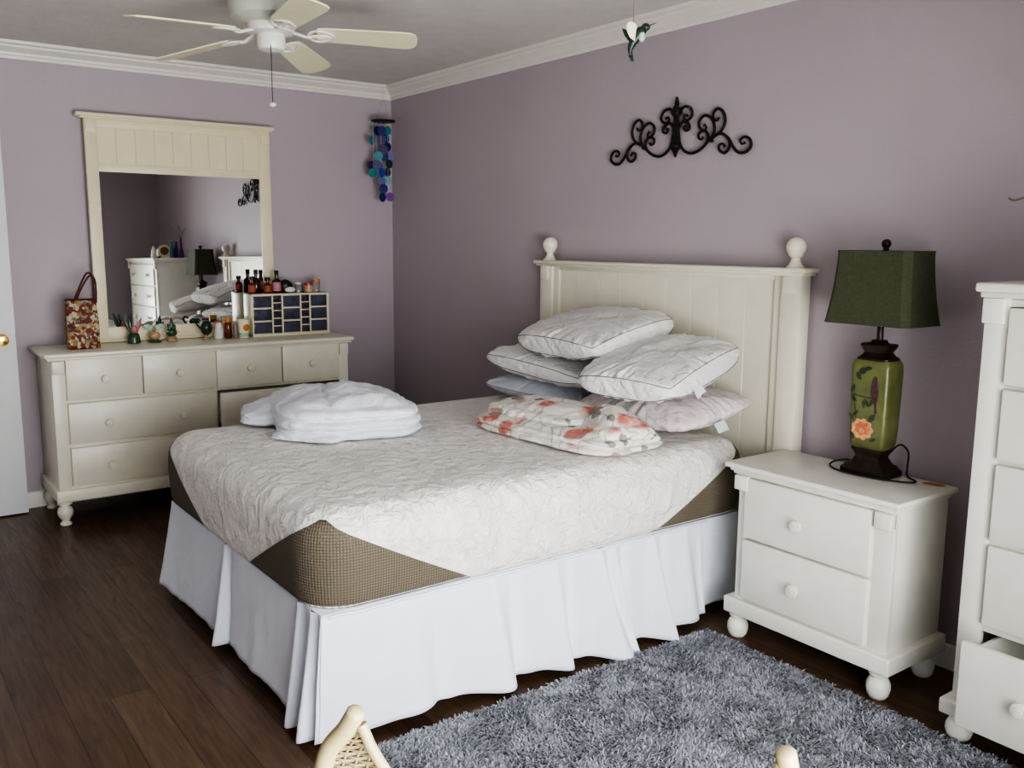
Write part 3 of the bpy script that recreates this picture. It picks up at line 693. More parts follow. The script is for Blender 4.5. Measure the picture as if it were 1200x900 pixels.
# painted decoration lying on the front face of the vase
fy = lambda z: LY - (.050 + .004 * (z - .14) / .22) - .0012
def decal(name, pts, m_, dy=0.): return obj(name, MB().poly([(LX + x, fy(z) - dy, LZ + z) for x, z in pts]), m_, vb)
def leaf(cx, cz, l, w_, a):
    out = []
    for k in range(12):
        t = 2 * PI * k / 12; x, z = l / 2 * math.cos(t), w_ / 2 * math.sin(t) * (1 - .5 * abs(math.cos(t))); out.append((cx + x * math.cos(a) - z * math.sin(a), cz + x * math.sin(a) + z * math.cos(a)))
    return out
decal('painted_flower', [(-.012 + (.040 + .003 * math.cos(9 * a)) * math.cos(a), .162 + (.036 + .003 * math.cos(9 * a)) * math.sin(a)) for a in [2 * PI * k / 56 for k in range(56)]], paint_peach)
decal('painted_petal', [(-.012 + (.027 + .003 * math.cos(7 * a)) * math.cos(a), .164 + (.023 + .003 * math.cos(7 * a)) * math.sin(a)) for a in [2 * PI * k / 40 for k in range(40)]], paint_coral, .0006)
decal('painted_petal', [(-.012 + .010 * math.cos(a), .156 + .008 * math.sin(a)) for a in [2 * PI * k / 20 for k in range(20)]], paint_peach, .0012)
decal('painted_bird', [(.020, .345), (.027, .352), (.035, .345), (.037, .325), (.042, .300), (.041, .275), (.036, .255), (.040, .225), (.030, .218), (.028, .250), (.018, .270), (.012, .295), (.014, .318)], paint_bird)
decal('painted_branch', [(-.060, .283), (-.030, .279), (.0, .276), (.03, .277), (.03, .273), (0, .272), (-.03, .275), (-.060, .278)], paint_leaf)
decal('painted_branch', [(-.054, .280), (-.046, .24), (-.040, .20), (-.037, .20), (-.042, .24), (-.050, .280)], paint_leaf)
for l in ((-.055, .30, .035, .016, 1.2), (-.05, .265, .03, .014, -.6), (.0, .255, .034, .015, -1.0), (.016, .258, .03, .013, -1.9), (-.012, .25, .03, .013, -1.4), (-.04, .215, .03, .014, .8), (-.055, .20, .03, .014, 2.3), (.022, .205, .036, .022, .9), (-.02, .365, .040, .024, .5), (-.035, .345, .032, .02, 2.2), (.0, .375, .03, .016, .2), (-.05, .135, .03, .016, 2.), (.03, .13, .028, .014, .4)):
    decal('painted_leaf', leaf(*l), paint_leaf)
cp = [(LX + .05, LY + .062, LZ + .02), (LX + .075, LY + .085, LZ + .05), (LX + .075, LY + .095, LZ + .09), (LX + .04, LY + .095, LZ + .10)]
cp = spline([(LX - .07, LY + .05, LZ + .012), (LX - .12, LY + .04, LZ + .02), (LX - .15, LY + .0, LZ + .012), (LX - .13, LY - .045, LZ + .005), (LX - .06, LY - .075, LZ + .005), (LX + .02, LY - .075, LZ + .005), (LX + .10, LY - .055, LZ + .005), (LX + .16, LY - .03, LZ + .006), (LX + .165, LY + .005, LZ + .006), (LX + .12, LY + .03, LZ + .010), (LX + .10, LY + .06, LZ + .03), (LX + .085, LY + .085, LZ + .08), (LX + .05, LY + .09, LZ + .10), (LX + .03, LY + .06, LZ + .07)], 8)
obj('cord', MB().tube(cp, .0032, 8), cord_m, lp)

# ---- wrought iron wall scroll
SXC, SYW = 2.585, -.016
ws = thing('wall_scroll', 'black wrought iron scroll hanging on the mauve wall above the headboard', 'wall decoration', (SXC, 0, 1.95))
SC = {'u': [(.018, 1.938), (.027, 1.893), (.053, 1.862), (.095, 1.848), (.142, 1.859), (.178, 1.885), (.186, 1.914), (.164, 1.937), (.134, 1.927), (.134, 1.908), (.152, 1.902), (.158, 1.912)],
 'c1': [(.178, 1.885), (.209, 1.908), (.22, 1.943), (.203, 1.982), (.164, 1.999), (.134, 1.979), (.137, 1.951), (.162, 1.935), (.175, 1.948), (.163, 1.961)],
 'c2': [(.212, 1.902), (.256, 1.927), (.276, 1.965), (.262, 2.004), (.231, 2.019), (.21, 2.001), (.214, 1.978), (.234, 1.972), (.241, 1.983)],
 'o1': [(.178, 1.881), (.211, 1.908), (.259, 1.916), (.298, 1.89), (.304, 1.858), (.281, 1.837), (.253, 1.848), (.248, 1.868), (.267, 1.875), (.279, 1.863)],
 'o2': [(.259, 1.916), (.294, 1.898), (.321, 1.861), (.352, 1.834), (.39, 1.833), (.415, 1.854), (.406, 1.883), (.379, 1.893), (.359, 1.881), (.368, 1.866), (.382, 1.869)],
 'i1': [(.01, 1.885), (.006, 1.974), (.014, 2.021), (.043, 2.047), (.08, 2.038), (.092, 2.009), (.07, 1.99), (.046, 1.996), (.048, 2.012), (.063, 2.009)],
 'i2': [(.016, 1.929), (.017, 1.964), (.04, 1.986), (.071, 1.975), (.078, 1.954), (.057, 1.946), (.046, 1.96), (.058, 1.965)]}
for sgn in (1, -1):
    for k, pts in SC.items():
        P = spline([(SXC + sgn * x, SYW, z) for x, z in pts], 7); n = len(P)
        R = [.0064 * (.62 + .38 * math.sin(PI * min(1, .15 + .85 * i / (n - 1)))) for i in range(n)]; R[-1] = R[-2] = .0068
        obj('scroll', MB().tube(P, R, 8), iron, ws)
def dia(m, pts, th=.006):
    m.prism([(SXC + x, SYW - th, z) for x, z in pts], (0, th * 2, 0))
m = MB(); dia(m, [(0, 2.094), (.009, 2.066), (.005, 2.052), (.018, 2.048), (.030, 2.028), (.022, 2.016), (.012, 2.018), (.012, 1.985), (.008, 1.93), (.010, 1.90), (.026, 1.893), (.030, 1.876), (.016, 1.868), (.008, 1.858), (0, 1.838), (-.008, 1.858), (-.016, 1.868), (-.030, 1.876), (-.026, 1.893), (-.010, 1.90), (-.008, 1.93), (-.012, 1.985), (-.012, 2.018), (-.022, 2.016), (-.030, 2.028), (-.018, 2.048), (-.005, 2.052), (-.009, 2.066)])
m.ell((SXC, SYW - .006, 2.036), .016, .008, .026); m.ell((SXC, SYW - .006, 1.885), .018, .008, .014)
obj('spear_finial', m, iron, ws)
for x in (-.2, 0, .2): obj('hanger', MB().box(SXC + x - .006, SXC + x + .006, SYW - .004, -.0005, 1.886, 1.898, .001), iron, ws)

# ---- ceiling fan
FC = Vector((1.974, -1.607, 2.255))
fan = thing('ceiling_fan', 'white five blade ceiling fan with cream blades and a pull chain', 'ceiling fan', (FC.x, FC.y, 2.46))
obj('motor_housing', MB().lathe([(.085, .205), (.125, .195), (.148, .175), (.156, .14), (.156, .07), (.148, .045), (.12, .028), (.09, .022)], FC, seg=48), shaded_housing_m, fan)
obj('hub', MB().lathe([(.09, .024), (.092, .012), (.088, -.006), (.055, -.012)], FC, seg=40), white_metal, fan)
obj('switch_housing', MB().lathe([(.050, -.008), (.054, -.016), (.054, -.055), (.048, -.068), (.030, -.074), (0, -.075)], FC, seg=36), white_metal, fan)
ta, tb = .047, .021
for k in range(5):
    a = 4.899 + k * 2 * PI / 5; ca, sa = math.cos(a), math.sin(a); pch = math.radians(-12)
    def P3(r, s, z=0.):
        s2, zz = s * math.cos(pch) - z * math.sin(pch), s * math.sin(pch) + z * math.cos(pch)
        dx, dy = r * ca - s2 * sa, r * sa + s2 * ca
        return (FC.x + dx, FC.y + dy, FC.z + zz + ta * dx + tb * dy - .033 * r / .557)
    out = [(.175, -.046), (.20, -.052), (.50, -.066), (.535, -.062), (.552, -.048), (.560, -.02), (.560, .02), (.552, .048), (.535, .062), (.50, .066), (.20, .052), (.175, .046)]
    n = len(out); m = MB()
    m.add([P3(r, s, -.003) for r, s in out] + [P3(r, s, .003) for r, s in out], [list(range(n))[::-1], [n + i for i in range(n)]] + [(i, (i + 1) % n, n + (i + 1) % n, n + i) for i in range(n)])
    bl = obj('blade', m, blade_m, fan, sharp=30)
    m = MB()
    m.tube(spline([P3(.06, 0, .004), P3(.10, 0, -.004), P3(.135, .0, -.014), P3(.155, 0, -.010)], 5), .011, 8, flat=.6)
    for sg in (-1, 1): m.tube(spline([P3(.140, 0, -.010), P3(.150, sg * .028, -.008), P3(.175, sg * .044, -.007), P3(.20, sg * .038, -.007), P3(.225, sg * .02, -.007), P3(.235, 0, -.007), P3(.20, sg * .006, -.007), P3(.155, sg * .003, -.009)], 5), .0065, 8, flat=.7)
    obj('blade_bracket', m, white_metal, fan)
chn = MB().tube([(FC.x + .045, FC.y - .02, 2.20), (FC.x + .047, FC.y - .02, 2.19), (FC.x + .047, FC.y - .02, 1.985)], .0016, 6)
pcn = obj('pull_chain', chn, bronze, fan); obj('fob', MB().ell((FC.x + .047, FC.y - .02, 1.977), .013, .013, .009), white_metal, pcn)

# ---- hanging hummingbird ornament
HB = Vector((3.478, -1.129, 2.046))
hm = thing('hummingbird_ornament', 'small green ceramic hummingbird hanging on a thread from the ceiling', 'ornament', HB)
Q = Vector((.59, .806, 0)); Zv = Vector((0, 0, 1)); Bk = Vector((-.806, .59, 0))
def hp(a, b, c=0.): return HB + Q * a + Zv * b + Bk * c
body = spline([hp(-.008, -.052), hp(-.010, -.034), hp(-.001, -.012), hp(.014, .008), hp(.026, .020), hp(.034, .026)], 6); n = len(body)
obj('body', MB().tube(body, list(np.interp([i / (n - 1) for i in range(n)], [0, .2, .45, .68, .86, 1], [.003, .0075, .0135, .0165, .0105, .008])), 12), bird_green, hm, sharp=None)
obj('head', MB().ell(hp(.033, .027), .0125, .0125, .0115), bird_green, hm)
obj('beak', MB().tube([hp(.042, .031), hp(.064, .040)], [.0020, .0006], 6), iron, hm)
obj('breast', MB().ell(hp(.021, .0, -.008), .010, .010, .016, rot=Matrix.Rotation(.0, 3, 'Z')), pale_green, hm)
def wing(pts, c): return MB().prism([hp(a, b, c - .004 * i % 3) for i, (a, b) in enumerate(pts)], Bk * .003)
obj('wing', MB().prism([hp(.0, -.014, -.016), hp(-.014, -.004, -.016), hp(-.022, .012, -.016), hp(-.024, .028, -.016), hp(-.018, .038, -.016), hp(-.008, .038, -.016), hp(.006, .028, -.016), hp(.003, .010, -.016)], Bk * .003), cream_wing, hm)['label'] = 'cream wing'
obj('wing', MB().prism([hp(-.010, -.012, .010), hp(-.026, .006, .010), hp(-.034, .026, .010), hp(-.022, .022, .010), hp(-.006, .006, .010)], Bk * .003), bird_green, hm)
obj('tail', MB().prism([hp(-.012, -.036, 0), hp(-.014, -.052, 0), hp(-.006, -.066, 0), hp(.002, -.066, 0), hp(-.002, -.050, 0), hp(-.004, -.036, 0)], Bk * .003), dark_cer, hm)
obj('hanging_thread', MB().tube([hp(-.003, .026), (HB.x - .003 * .59, HB.y, 2.4599)], .0011, 6), twig_m, hm)

# ---- capiz shell wind chime in the corner
wc = thing('wind_chime', 'blue and purple shell wind chime hanging in the room corner', 'wind chime', (.15, -.145, 2.22))
obj('top_disc', MB().lathe([(.070, 0), (.076, .002), (.076, .010), (.070, .012)], (.15, -.14, 2.214), seg=36), bronze, wc)
shells = [simple('shell_' + n, c, .25, var=.15, scale=40) for n, c in (('navy', (.025, .035, .16)), ('blue', (.03, .08, .33)), ('teal', (.04, .24, .26)), ('plum', (.06, .025, .12)), ('lilac', (.22, .24, .45)), ('violet', (.20, .08, .30)), ('dark', (.02, .05, .06)))]
SH = [(-.185, 2.158, 0), (-.162, 2.158, 0), (-.107, 2.165, 2), (-.215, 2.099, 2), (-.155, 2.107, 3), (-.111, 2.117, 1), (-.112, 2.063, 0), (-.152, 2.042, 3), (-.130, 2.045, 1), (-.188, 2.001, 2), (-.139, 2.0, 0), (-.099, 2.006, 4), (-.217, 1.942, 3), (-.200, 1.945, 0), (-.162, 1.945, 1), (-.113, 1.955, 6), (-.221, 1.894, 2), (-.165, 1.897, 1), (-.102, 1.905, 3), (-.160, 1.844, 0), (-.108, 1.854, 2), (-.156, 1.798, 0), (-.111, 1.804, 4), (-.164, 1.742, 0), (-.110, 1.747, 5)]
rn = random.Random(4)
for y, z, c in SH:
    ang = rn.uniform(-.5, .5); r = .029; dx = {0: .0, 1: .02, 2: -.02}[rn.randrange(3)]
    base_x = .15 + dx; pts = []
    for k in range(18):
        t_ = 2 * PI * k / 18; pts.append((base_x + math.sin(ang) * r * math.cos(t_), y + math.cos(ang) * r * math.cos(t_), z + r * math.sin(t_)))
    obj('shell_disc', MB().prism(pts, (math.cos(ang) * .0015, -math.sin(ang) * .0015, 0)), shells[c], wc)
for y, zb in ((-.215, 1.90), (-.160, 1.75), (-.110, 1.75), (-.19, 1.95)): obj('strand', MB().tube([(.15, y, 2.214), (.15, y, zb)], .0008, 5), tagm, wc)
for dy in (-.05, .05): obj('hanging_thread', MB().tube([(.15, -.14 + dy, 2.226), (.15, -.14, 2.36)], .0005, 5), twig_m, wc)
obj('hanging_thread', MB().tube([(.15, -.14, 2.36), (.15, -.14, 2.4599)], .0005, 5), twig_m, wc)

# ---- shaggy rug
RX0, RX1, RY0, RY1 = 3.262, 5.00, -2.30, -.462
rug = obj('rug', MB().box(RX0, RX1, RY0, RY1, .0005, .010, .004), rug_back); tag(rug, 'grey shaggy rug on the floor beside the bed', 'rug')
rg = np.random.default_rng(3); N = 170000
px = rg.uniform(RX0 + .006, RX1 - .006, N); py = rg.uniform(RY0 + .006, RY1 - .006, N)
fld = np.array([ns(a * 5, b * 5, 1.7) for a, b in zip(px, py)]); fl2 = np.array([ns(a * 13, b * 13, 7.7) for a, b in zip(px, py)])
ang = fld * 5 + fl2 * 3 + rg.normal(0, 1.1, N); ln = rg.uniform(.011, .023, N); lean = rg.uniform(.45, 1.05, N) * (1 + .3 * fl2); wd = rg.uniform(.0013, .0026, N)
d = np.stack([np.cos(ang), np.sin(ang)], 1); nrm = np.stack([-np.sin(ang), np.cos(ang)], 1)
vs = np.zeros((N, 8, 3), np.float32)
for k, (tt, ww) in enumerate(((0, .8), (.4, 1.1), (.75, 1.), (1., .35))):
    hor = ln * np.sin(lean) * tt * (.6 + .5 * tt); ver = .008 + ln * np.cos(lean) * tt * (1.25 - .45 * tt)
    bx = px + d[:, 0] * hor; by = py + d[:, 1] * hor
    for s, sg in ((0, -1), (1, 1)):
        vs[:, k * 2 + s, 0] = bx + nrm[:, 0] * wd * ww * sg; vs[:, k * 2 + s, 1] = by + nrm[:, 1] * wd * ww * sg; vs[:, k * 2 + s, 2] = ver
base_i = (np.arange(N) * 8)[:, None]
q = np.array([[0, 1, 3, 2], [2, 3, 5, 4], [4, 5, 7, 6]]); fi = (base_i[:, None, :] + q[None]).reshape(-1)
me = bpy.data.meshes.new('pile'); me.vertices.add(N * 8); me.vertices.foreach_set('co', vs.reshape(-1))
me.loops.add(len(fi)); me.loops.foreach_set('vertex_index', fi.astype(np.int32)); nf = len(fi) // 4
me.polygons.add(nf); me.polygons.foreach_set('loop_start', np.arange(0, nf * 4, 4, dtype=np.int32))
me.update(calc_edges=True); me.validate(); me.shade_smooth(); me.materials.append(yarn_m)
pl = bpy.data.objects.new('pile', me); C.objects.link(pl); pl.parent = rug; pl['kind'] = 'stuff'

# ---- rattan chair (back towards the camera)
PL = Vector((4.363, -2.472, 0)); PR = Vector((4.785, -2.06, 0)); mid = (PL + PR) / 2
ax = (PR - PL).normalized(); fw = Vector((-ax.y, ax.x, 0)); hw = (PR - PL).length / 2
chair = thing('wicker_chair', 'pale rattan chair with a woven wicker back, cut off by the bottom edge', 'chair', mid)
def cp3(a, b, z): return mid + ax * a + fw * b + Vector((0, 0, z))
ZT = .804
def post_pts(sg, sp): return [(0, 0, ZT), (sp * .35, .004, ZT - .035), (sp, .012, ZT - .09), (sp * 1.25, .03, ZT - .20), (.005, .05, .42), (-.01, .03, .2), (0, .0, .012)]
PP = {}
for sg, sp in ((-1, .055), (1, .022)):
    P = spline([cp3(sg * (hw + a), b, z) for a, b, z in post_pts(sg, sp)], 10); PP[sg] = P
    n = len(P); R = [.0145] * n; R[0] = .005; R[1] = .0095; R[2] = .0125
    obj('back_post', MB().tube(P, R, 12), rattan, chair)
def post_at(sg, z):
    P = PP[sg]
    for a, b in zip(P, P[1:]):
        if b.z <= z <= a.z:
            q = a.lerp(b, (a.z - z) / max(1e-6, a.z - b.z)) - mid; return q.dot(ax), q.dot(fw)
    q = P[0] - mid; return q.dot(ax), q.dot(fw)
zr = lambda u: ZT - .026 - .20 * (1 - min(1, abs(u)) ** 2.4) ** .8   # dipping top rail
rail = [cp3(u * hw * .99, .004, zr(u)) for u in [-1 + 2 * k / 48 for k in range(49)]]
obj('top_rail', MB().tube(rail, .0085, 10), rattan, chair)
m = MB()   # woven back: warp stakes and weft strands fill the frame between the posts and the rail
def bdep(z): return .006 + .034 * min(1, max(0, (ZT - z) / .25))
NS = 37
for k in range(NS):
    u = -1 + 2 * (k + .5) / NS; run = []
    for i in range(41):
        z = .45 + (ZT - .45) * i / 40; l, r = post_at(-1, z)[0], post_at(1, z)[0]; a = (l + r) / 2 + (r - l) / 2 * u
        if z < zr(a / hw) - .004 or abs(a) > hw * .995: run.append(cp3(a, bdep(z), z))
        else: break
    if len(run) > 2: m.tube(run, .0021, 5)
for r_ in range(60):
    z = .452 + r_ * .0060; l, r = post_at(-1, z)[0], post_at(1, z)[0]; run = []
    if z > ZT - .015: break
    for k in range(NS * 4 + 1):
        u = -1 + 2 * k / (NS * 4); a = (l + r) / 2 + (r - l) / 2 * u
        ok = z < zr(a / hw) - .004 or abs(a) > hw * .995
        if ok: run.append(cp3(a, bdep(z) + .0028 * math.cos(PI * (k / 4 + .5 + r_)), z))
        if (not ok or k == NS * 4):
            if len(run) > 2: m.tube(run, .0024, 5)
            run = []
obj('woven_back', m, wicker, chair)
sm = MB(); SZ = .40
def seatfn(i, j):
    a = -hw + .0 + 2 * hw * i / 16; b = .045 + .42 * j / 14
    return cp3(a * (1 - .08 * j / 14), b, SZ - .012 * math.sin(PI * i / 16) * math.sin(PI * j / 14) + .003 * ((i + j) % 2))
sm.grid(seatfn, 17, 15); se = obj('seat', sm, wicker, chair, recalc=False); md = se.modifiers.new('thickness', 'SOLIDIFY'); md.thickness = .012; md.offset = -1
obj('seat_rail', MB().tube([cp3(-hw, .05, SZ - .01), cp3(-hw * .93, .46, SZ - .01), cp3(hw * .93, .46, SZ - .01), cp3(hw, .05, SZ - .01)], .013, 10, closed=True), rattan, chair)
for sg in (-1, 1): obj('front_leg', MB().tube([cp3(sg * hw * .93, .45, SZ - .015), cp3(sg * hw * .93, .455, .2), cp3(sg * hw * .96, .46, .012)], .0125, 10), rattan, chair)
for sg in (-1, 1): obj('stretcher', MB().tube([cp3(sg * hw * .97, .03, .17), cp3(sg * hw * .945, .457, .17)], .008, 8), rattan, chair)

# ---- things on the dresser
DT = .8953
# floral tote bag
tb_ = thing('tote_bag', 'small floral tote bag in red, cream and gold standing on the dresser', 'bag', (.30, -2.015, DT))
def totefn(i, j):
    a = 2 * PI * i / 48; z = .255 * j / 14; ca, sa = math.cos(a), math.sin(a); e = 5; k = (abs(ca) ** e + abs(sa) ** e) ** (-1 / e)
    hw_, hd = .076 + .006 * math.sin(PI * j / 14) - .006 * j / 14, .042 - .022 * (j / 14) ** 1.5
    return (.30 + sa * k * hd + .003 * ns(a * 2, z * 20), -2.015 + ca * k * hw_ + .004 * ns(a * 3, z * 14, 4), DT + z + .004 * ns(ca * 2, sa * 2, 3) * j / 14)
m = MB(); m.grid(totefn, 48, 15, cu=True); m.f.append(tuple(i * 15 for i in range(48))[::-1])
o = obj('bag_body', m, tote_m, tb_, sharp=None); md = o.modifiers.new('thickness', 'SOLIDIFY'); md.thickness = .003
obj('trim', MB().tube([totefn(i, 14) for i in range(48)], .004, 6, closed=True), leather, tb_)
for x, dy, hh in ((.318, .0, .140), (.282, .018, .125)):
    obj('handle', MB().tube(spline([(x, -2.058 + dy, DT + .235), (x, -2.035 + dy, DT + .29), (x, -1.995 + dy, DT + .255 + hh * .85), (x, -1.972 + dy, DT + .255 + hh), (x, -1.955 + dy, DT + .255 + hh * .8), (x, -1.952 + dy, DT + .30), (x, -1.955 + dy, DT + .235)], 7), .005, 8), leather, tb_)

# parts drawer organiser
OX0, OX1, OY0, OY1 = .105, .245, -1.078, -.588
og = thing('drawer_organizer', 'cream plastic drawer organizer with smoky drawers on the dresser', 'organizer', (.175, -.833, DT))
OZ0, OZ1 = DT, 1.150
bd = MB().box(OX0, OX1 - .012, OY0, OY1, OZ0 + .004, OZ1, .003)
th = .007; yy = lambda px: OY0 + (OY1 - OY0) * (px - 322) / (1085 - 322)
bd.box(OX0, OX1 + .002, OY0, OY1, OZ0, OZ0 + .016, .002).box(OX0, OX1 + .002, OY0, OY1, OZ1 - .008, OZ1, .002)
cols = [(335, 512), (525, 607), (622, 790), (803, 884), (898, 1064)]
edges = [(OY0, yy(335)), (yy(512), yy(525)), (yy(607), yy(622)), (yy(790), yy(803)), (yy(884), yy(898)), (yy(1064), OY1)]
for a, b in edges: bd.box(OX1 - .014, OX1, a, b, OZ0 + .01, OZ1 - .004, .001)
ZA, ZB = OZ0 + .016, OZ1 - .008
rowsL = [(ZA + (ZB - ZA) * k / 3 + .004, ZA + (ZB - ZA) * (k + 1) / 3 - .006) for k in range(3)]; rowsS = [(ZA + (ZB - ZA) * k / 5 + .003, ZA + (ZB - ZA) * (k + 1) / 5 - .004) for k in range(5)]
for ci, (a, b) in enumerate(cols):
    rows = rowsS if ci in (1, 3) else rowsL
    for z0_, z1_ in rows: bd.box(OX1 - .014, OX1 - .001, yy(a), yy(b), z1_, z1_ + (.006 if ci in (1, 3) else .010), .001)
obj('case', bd, simple('cream_plastic', (.66, .62, .44), .4, var=.03), og)
for ci, (a, b) in enumerate(cols):
    for z0_, z1_ in (rowsS if ci in (1, 3) else rowsL):
        dr = obj('drawer', MB().box(OX1 - .0125, OX1 - .006, yy(a) + .001, yy(b) - .001, z0_, z1_, .0015), drawer_dark if ci in (1, 3) else drawer_plastic, og)
        obj('pull_tab', MB().box(OX1 - .007, OX1 + .003, (yy(a) + yy(b)) / 2 - .010, (yy(a) + yy(b)) / 2 + .010, z0_ + .004, z0_ + .008, .001), drawer_plastic, dr)

def bottle(name, label, cat, c, h, r, body, capm, lab=None, group=None, neck=.35, capr=.5):
    t = thing(name, label, cat, c, group)
    hb_ = h * (.80 if capr > .8 else .62)
    pr = [(r * .9, 0), (r, h * .03), (r, hb_ * .85), (r * .8, hb_ * .95), (r * neck, hb_ * 1.05), (r * neck, h * .90)] if capr <= .8 else [(r * .9, 0), (r, h * .03), (r, hb_ * .95), (r * .9, hb_)]
    obj('body', MB().lathe(pr, c, seg=20), body, t)
    obj('lid', MB().lathe([(r * capr, h * .80), (r * capr, h * .985), (r * capr * .9, h)], c, seg=18), capm, t)
    if lab: obj('label_band', MB().lathe([(r * 1.012, hb_ * .16), (r * 1.015, hb_ * .165), (r * 1.015, hb_ * .78), (r * 1.012, hb_ * .785)], c, seg=20), lab, t)
    return t
OT = OZ1 + .0005; OGRP = 'bottles and jars on the drawer organizer'
bottle('bottle', 'amber glass bottle with a rust label, leftmost on the drawer organizer', 'bottle', (.185, -1.052, OT), .100, .021, amber, black, red_lab, OGRP, .45, .72)
bottle('bottle', 'tall dark brown bottle without a label, second from the left on the organizer', 'bottle', (.140, -1.010, OT), .140, .026, brown_glass, black, None, OGRP, .4, .5)
bottle('bottle', 'short amber bottle with a rust label between two taller dark bottles', 'bottle', (.195, -.960, OT), .095, .022, amber, black, red_lab, OGRP, .5, .75)
bottle('bottle', 'tall dark bottle with a pink and white label on the drawer organizer', 'bottle', (.200, -.905, OT), .135, .026, brown_glass, black, pink_lab, OGRP, .4, .5)
bottle('jar', 'small clear glass jar between the black pouch and the red lidded jar', 'jar', (.180, -.760, OT), .062, .021, clear_glass, white_lab, None, OGRP, .8, .92)
bottle('jar', 'squat jar with a red lid on the right of the organizer', 'jar', (.185, -.695, OT), .055, .030, tan_cer, red, None, OGRP, .8, .95)
bottle('jar', 'pale jar with an orange lid, rightmost on the drawer organizer', 'jar', (.165, -.635, OT), .078, .025, clear_glass, orange, None, OGRP, .8, 1.0)
pc = thing('pouch', 'black and white lump like a little pouch between bottles and jars', 'pouch', (.190, -.835, OT))
def pouchfn(zs_, ys, dx):
    m = MB(); m.grid(lambda i, j: ((.190 + dx + .028 * math.cos(2 * PI * i / 16) * math.sin(PI * j / 10), ys + .045 * -math.cos(PI * j / 10) * 1.0, OT + max(0., zs_ * (.55 + .45 * math.sin(2 * PI * i / 16)) * (math.sin(PI * j / 10)) ** .6 * (1.25 - .05 * j)))), 16, 11, cu=True); return m
obj('body', pouchfn(.080, -.838, 0.), black, pc, sharp=None)
obj('white_panel', MB().ell((.208, -.825, OT + .020), .018, .034, .018), white_lab, pc)

# trinkets along the front of the mirror
tr = thing('bird_figurine', 'dark green ceramic figurine with upswept leaves and a rose base, nearest the tote bag', 'figurine', (.19, -1.735, DT), 'small figurines before the mirror')
obj('base', MB().lathe([(.030, 0), (.034, .004), (.033, .03), (.028, .05), (.022, .056)], (.19, -1.735, DT)), green_cer, tr)
obj('flower', MB().ell((.19, -1.730, DT + .075), .018, .020, .030), rose_cer, tr)
for y0_, y1_, z1_, m_ in ((-1.745, -1.785, .155, green_cer), (-1.740, -1.758, .150, dark_cer), (-1.730, -1.715, .155, pale_green), (-1.724, -1.690, .140, rose_cer)):
    obj('leaf', MB().tube([(.19, y0_, DT + .05), (.195, (y0_ + y1_) / 2 - .002, DT + .10), (.19, y1_, DT + z1_)], [.008, .012, .002], 8, flat=.4), m_, tr)
tr = thing('bird_figurine', 'small tan ceramic bird with pale green wings on a flat green base', 'figurine', (.19, -1.625, DT), 'small figurines before the mirror')
obj('base', MB().lathe([(.034, 0), (.038, .003), (.034, .010), (.02, .013)], (.19, -1.625, DT)), green_cer, tr)
obj('body', MB().ell((.19, -1.622, DT + .035), .020, .030, .026), tan_cer, tr)
for s in (-1, 1): obj('wing', MB().ell((.19, -1.625 + s * .028, DT + .085), .005, .030, .016, rot=Matrix.Rotation(s * .35, 3, 'X')), pale_green, tr)
obj('head', MB().ell((.19, -1.625, DT + .072), .012, .012, .014), tan_cer, tr)
tr = thing('bird_figurine', 'green leafy ceramic figurine with a pointed top and tan foot', 'figurine', (.19, -1.530, DT), 'small figurines before the mirror')
obj('base', MB().lathe([(.026, 0), (.029, .004), (.026, .022), (.018, .03)], (.19, -1.530, DT)), tan_cer, tr)
obj('body', MB().ell((.19, -1.530, DT + .050), .022, .030, .026), green_cer, tr)
for dy, dz_ in ((-.042, .055), (.042, .050), (.0, .135), (-.02, .10), (.02, .095)):
    obj('leaf', MB().tube([(.19, -1.530, DT + .035), (.196, -1.530 + dy * .6, DT + .03 + dz_ * .5), (.19, -1.530 + dy, DT + dz_)], [.008, .012, .002], 8, flat=.5), green_cer if dz_ > .06 else pale_green, tr)
tp = thing('ornament', 'round dark glazed ornament with a curled handle on a small foot', 'ornament', (.19, -1.340, DT))
obj('foot', MB().lathe([(.022, 0), (.024, .003), (.012, .010), (.010, .020), (.018, .028)], (.19, -1.335, DT)), tan_cer, tp)
obj('body', MB().ell((.19, -1.333, DT + .066), .030, .034, .042), dark_cer, tp)
obj('handle', MB().tube(spline([(.19, -1.362, DT + .06), (.19, -1.385, DT + .085), (.19, -1.395, DT + .105), (.19, -1.383, DT + .118), (.19, -1.365, DT + .108)], 6), .005, 8), dark_cer, tp)
bottle('jar', 'white jar with a rust brown lid standing beside the amber tube', 'jar', (.195, -1.265, DT), .105, .027, white_lab, simple('rust_lid', (.25, .07, .03), .4), None, 'toiletries before the drawer organizer', .8, .8)
bottle('bottle', 'slim amber tube shaped bottle between the white jar and the painted cup', 'bottle', (.205, -1.212, DT), .120, .021, amber, orange, None, 'toiletries before the drawer organizer', .8, .98)
bottle('tube', 'slim taupe cosmetic tube leaning against the painted cup', 'tube', (.235, -1.180, DT), .080, .013, taupe, taupe, None, 'toiletries before the drawer organizer', .8, .9)
cu = thing('painted_cup', 'small white cup painted with an orange flower and green leaves', 'cup', (.225, -1.128, DT))
obj('body', MB().lathe([(.028, 0), (.030, .003), (.035, .09), (.038, .108), (.035, .108), (.031, .09), (.026, .006)], (.225, -1.128, DT)), cream_wing, cu)
obj('painted_flower', MB().lathe([(.020, 0), (.0205, .0015), (.008, .003), (0, .003)], (.2575, -1.122, DT + .062), 'x', 14), orange, cu)
obj('painted_leaf', MB().lathe([(.0312, .008), (.0318, .010), (.0335, .030), (.0325, .031)], (.225, -1.128, DT)), pale_green, cu)

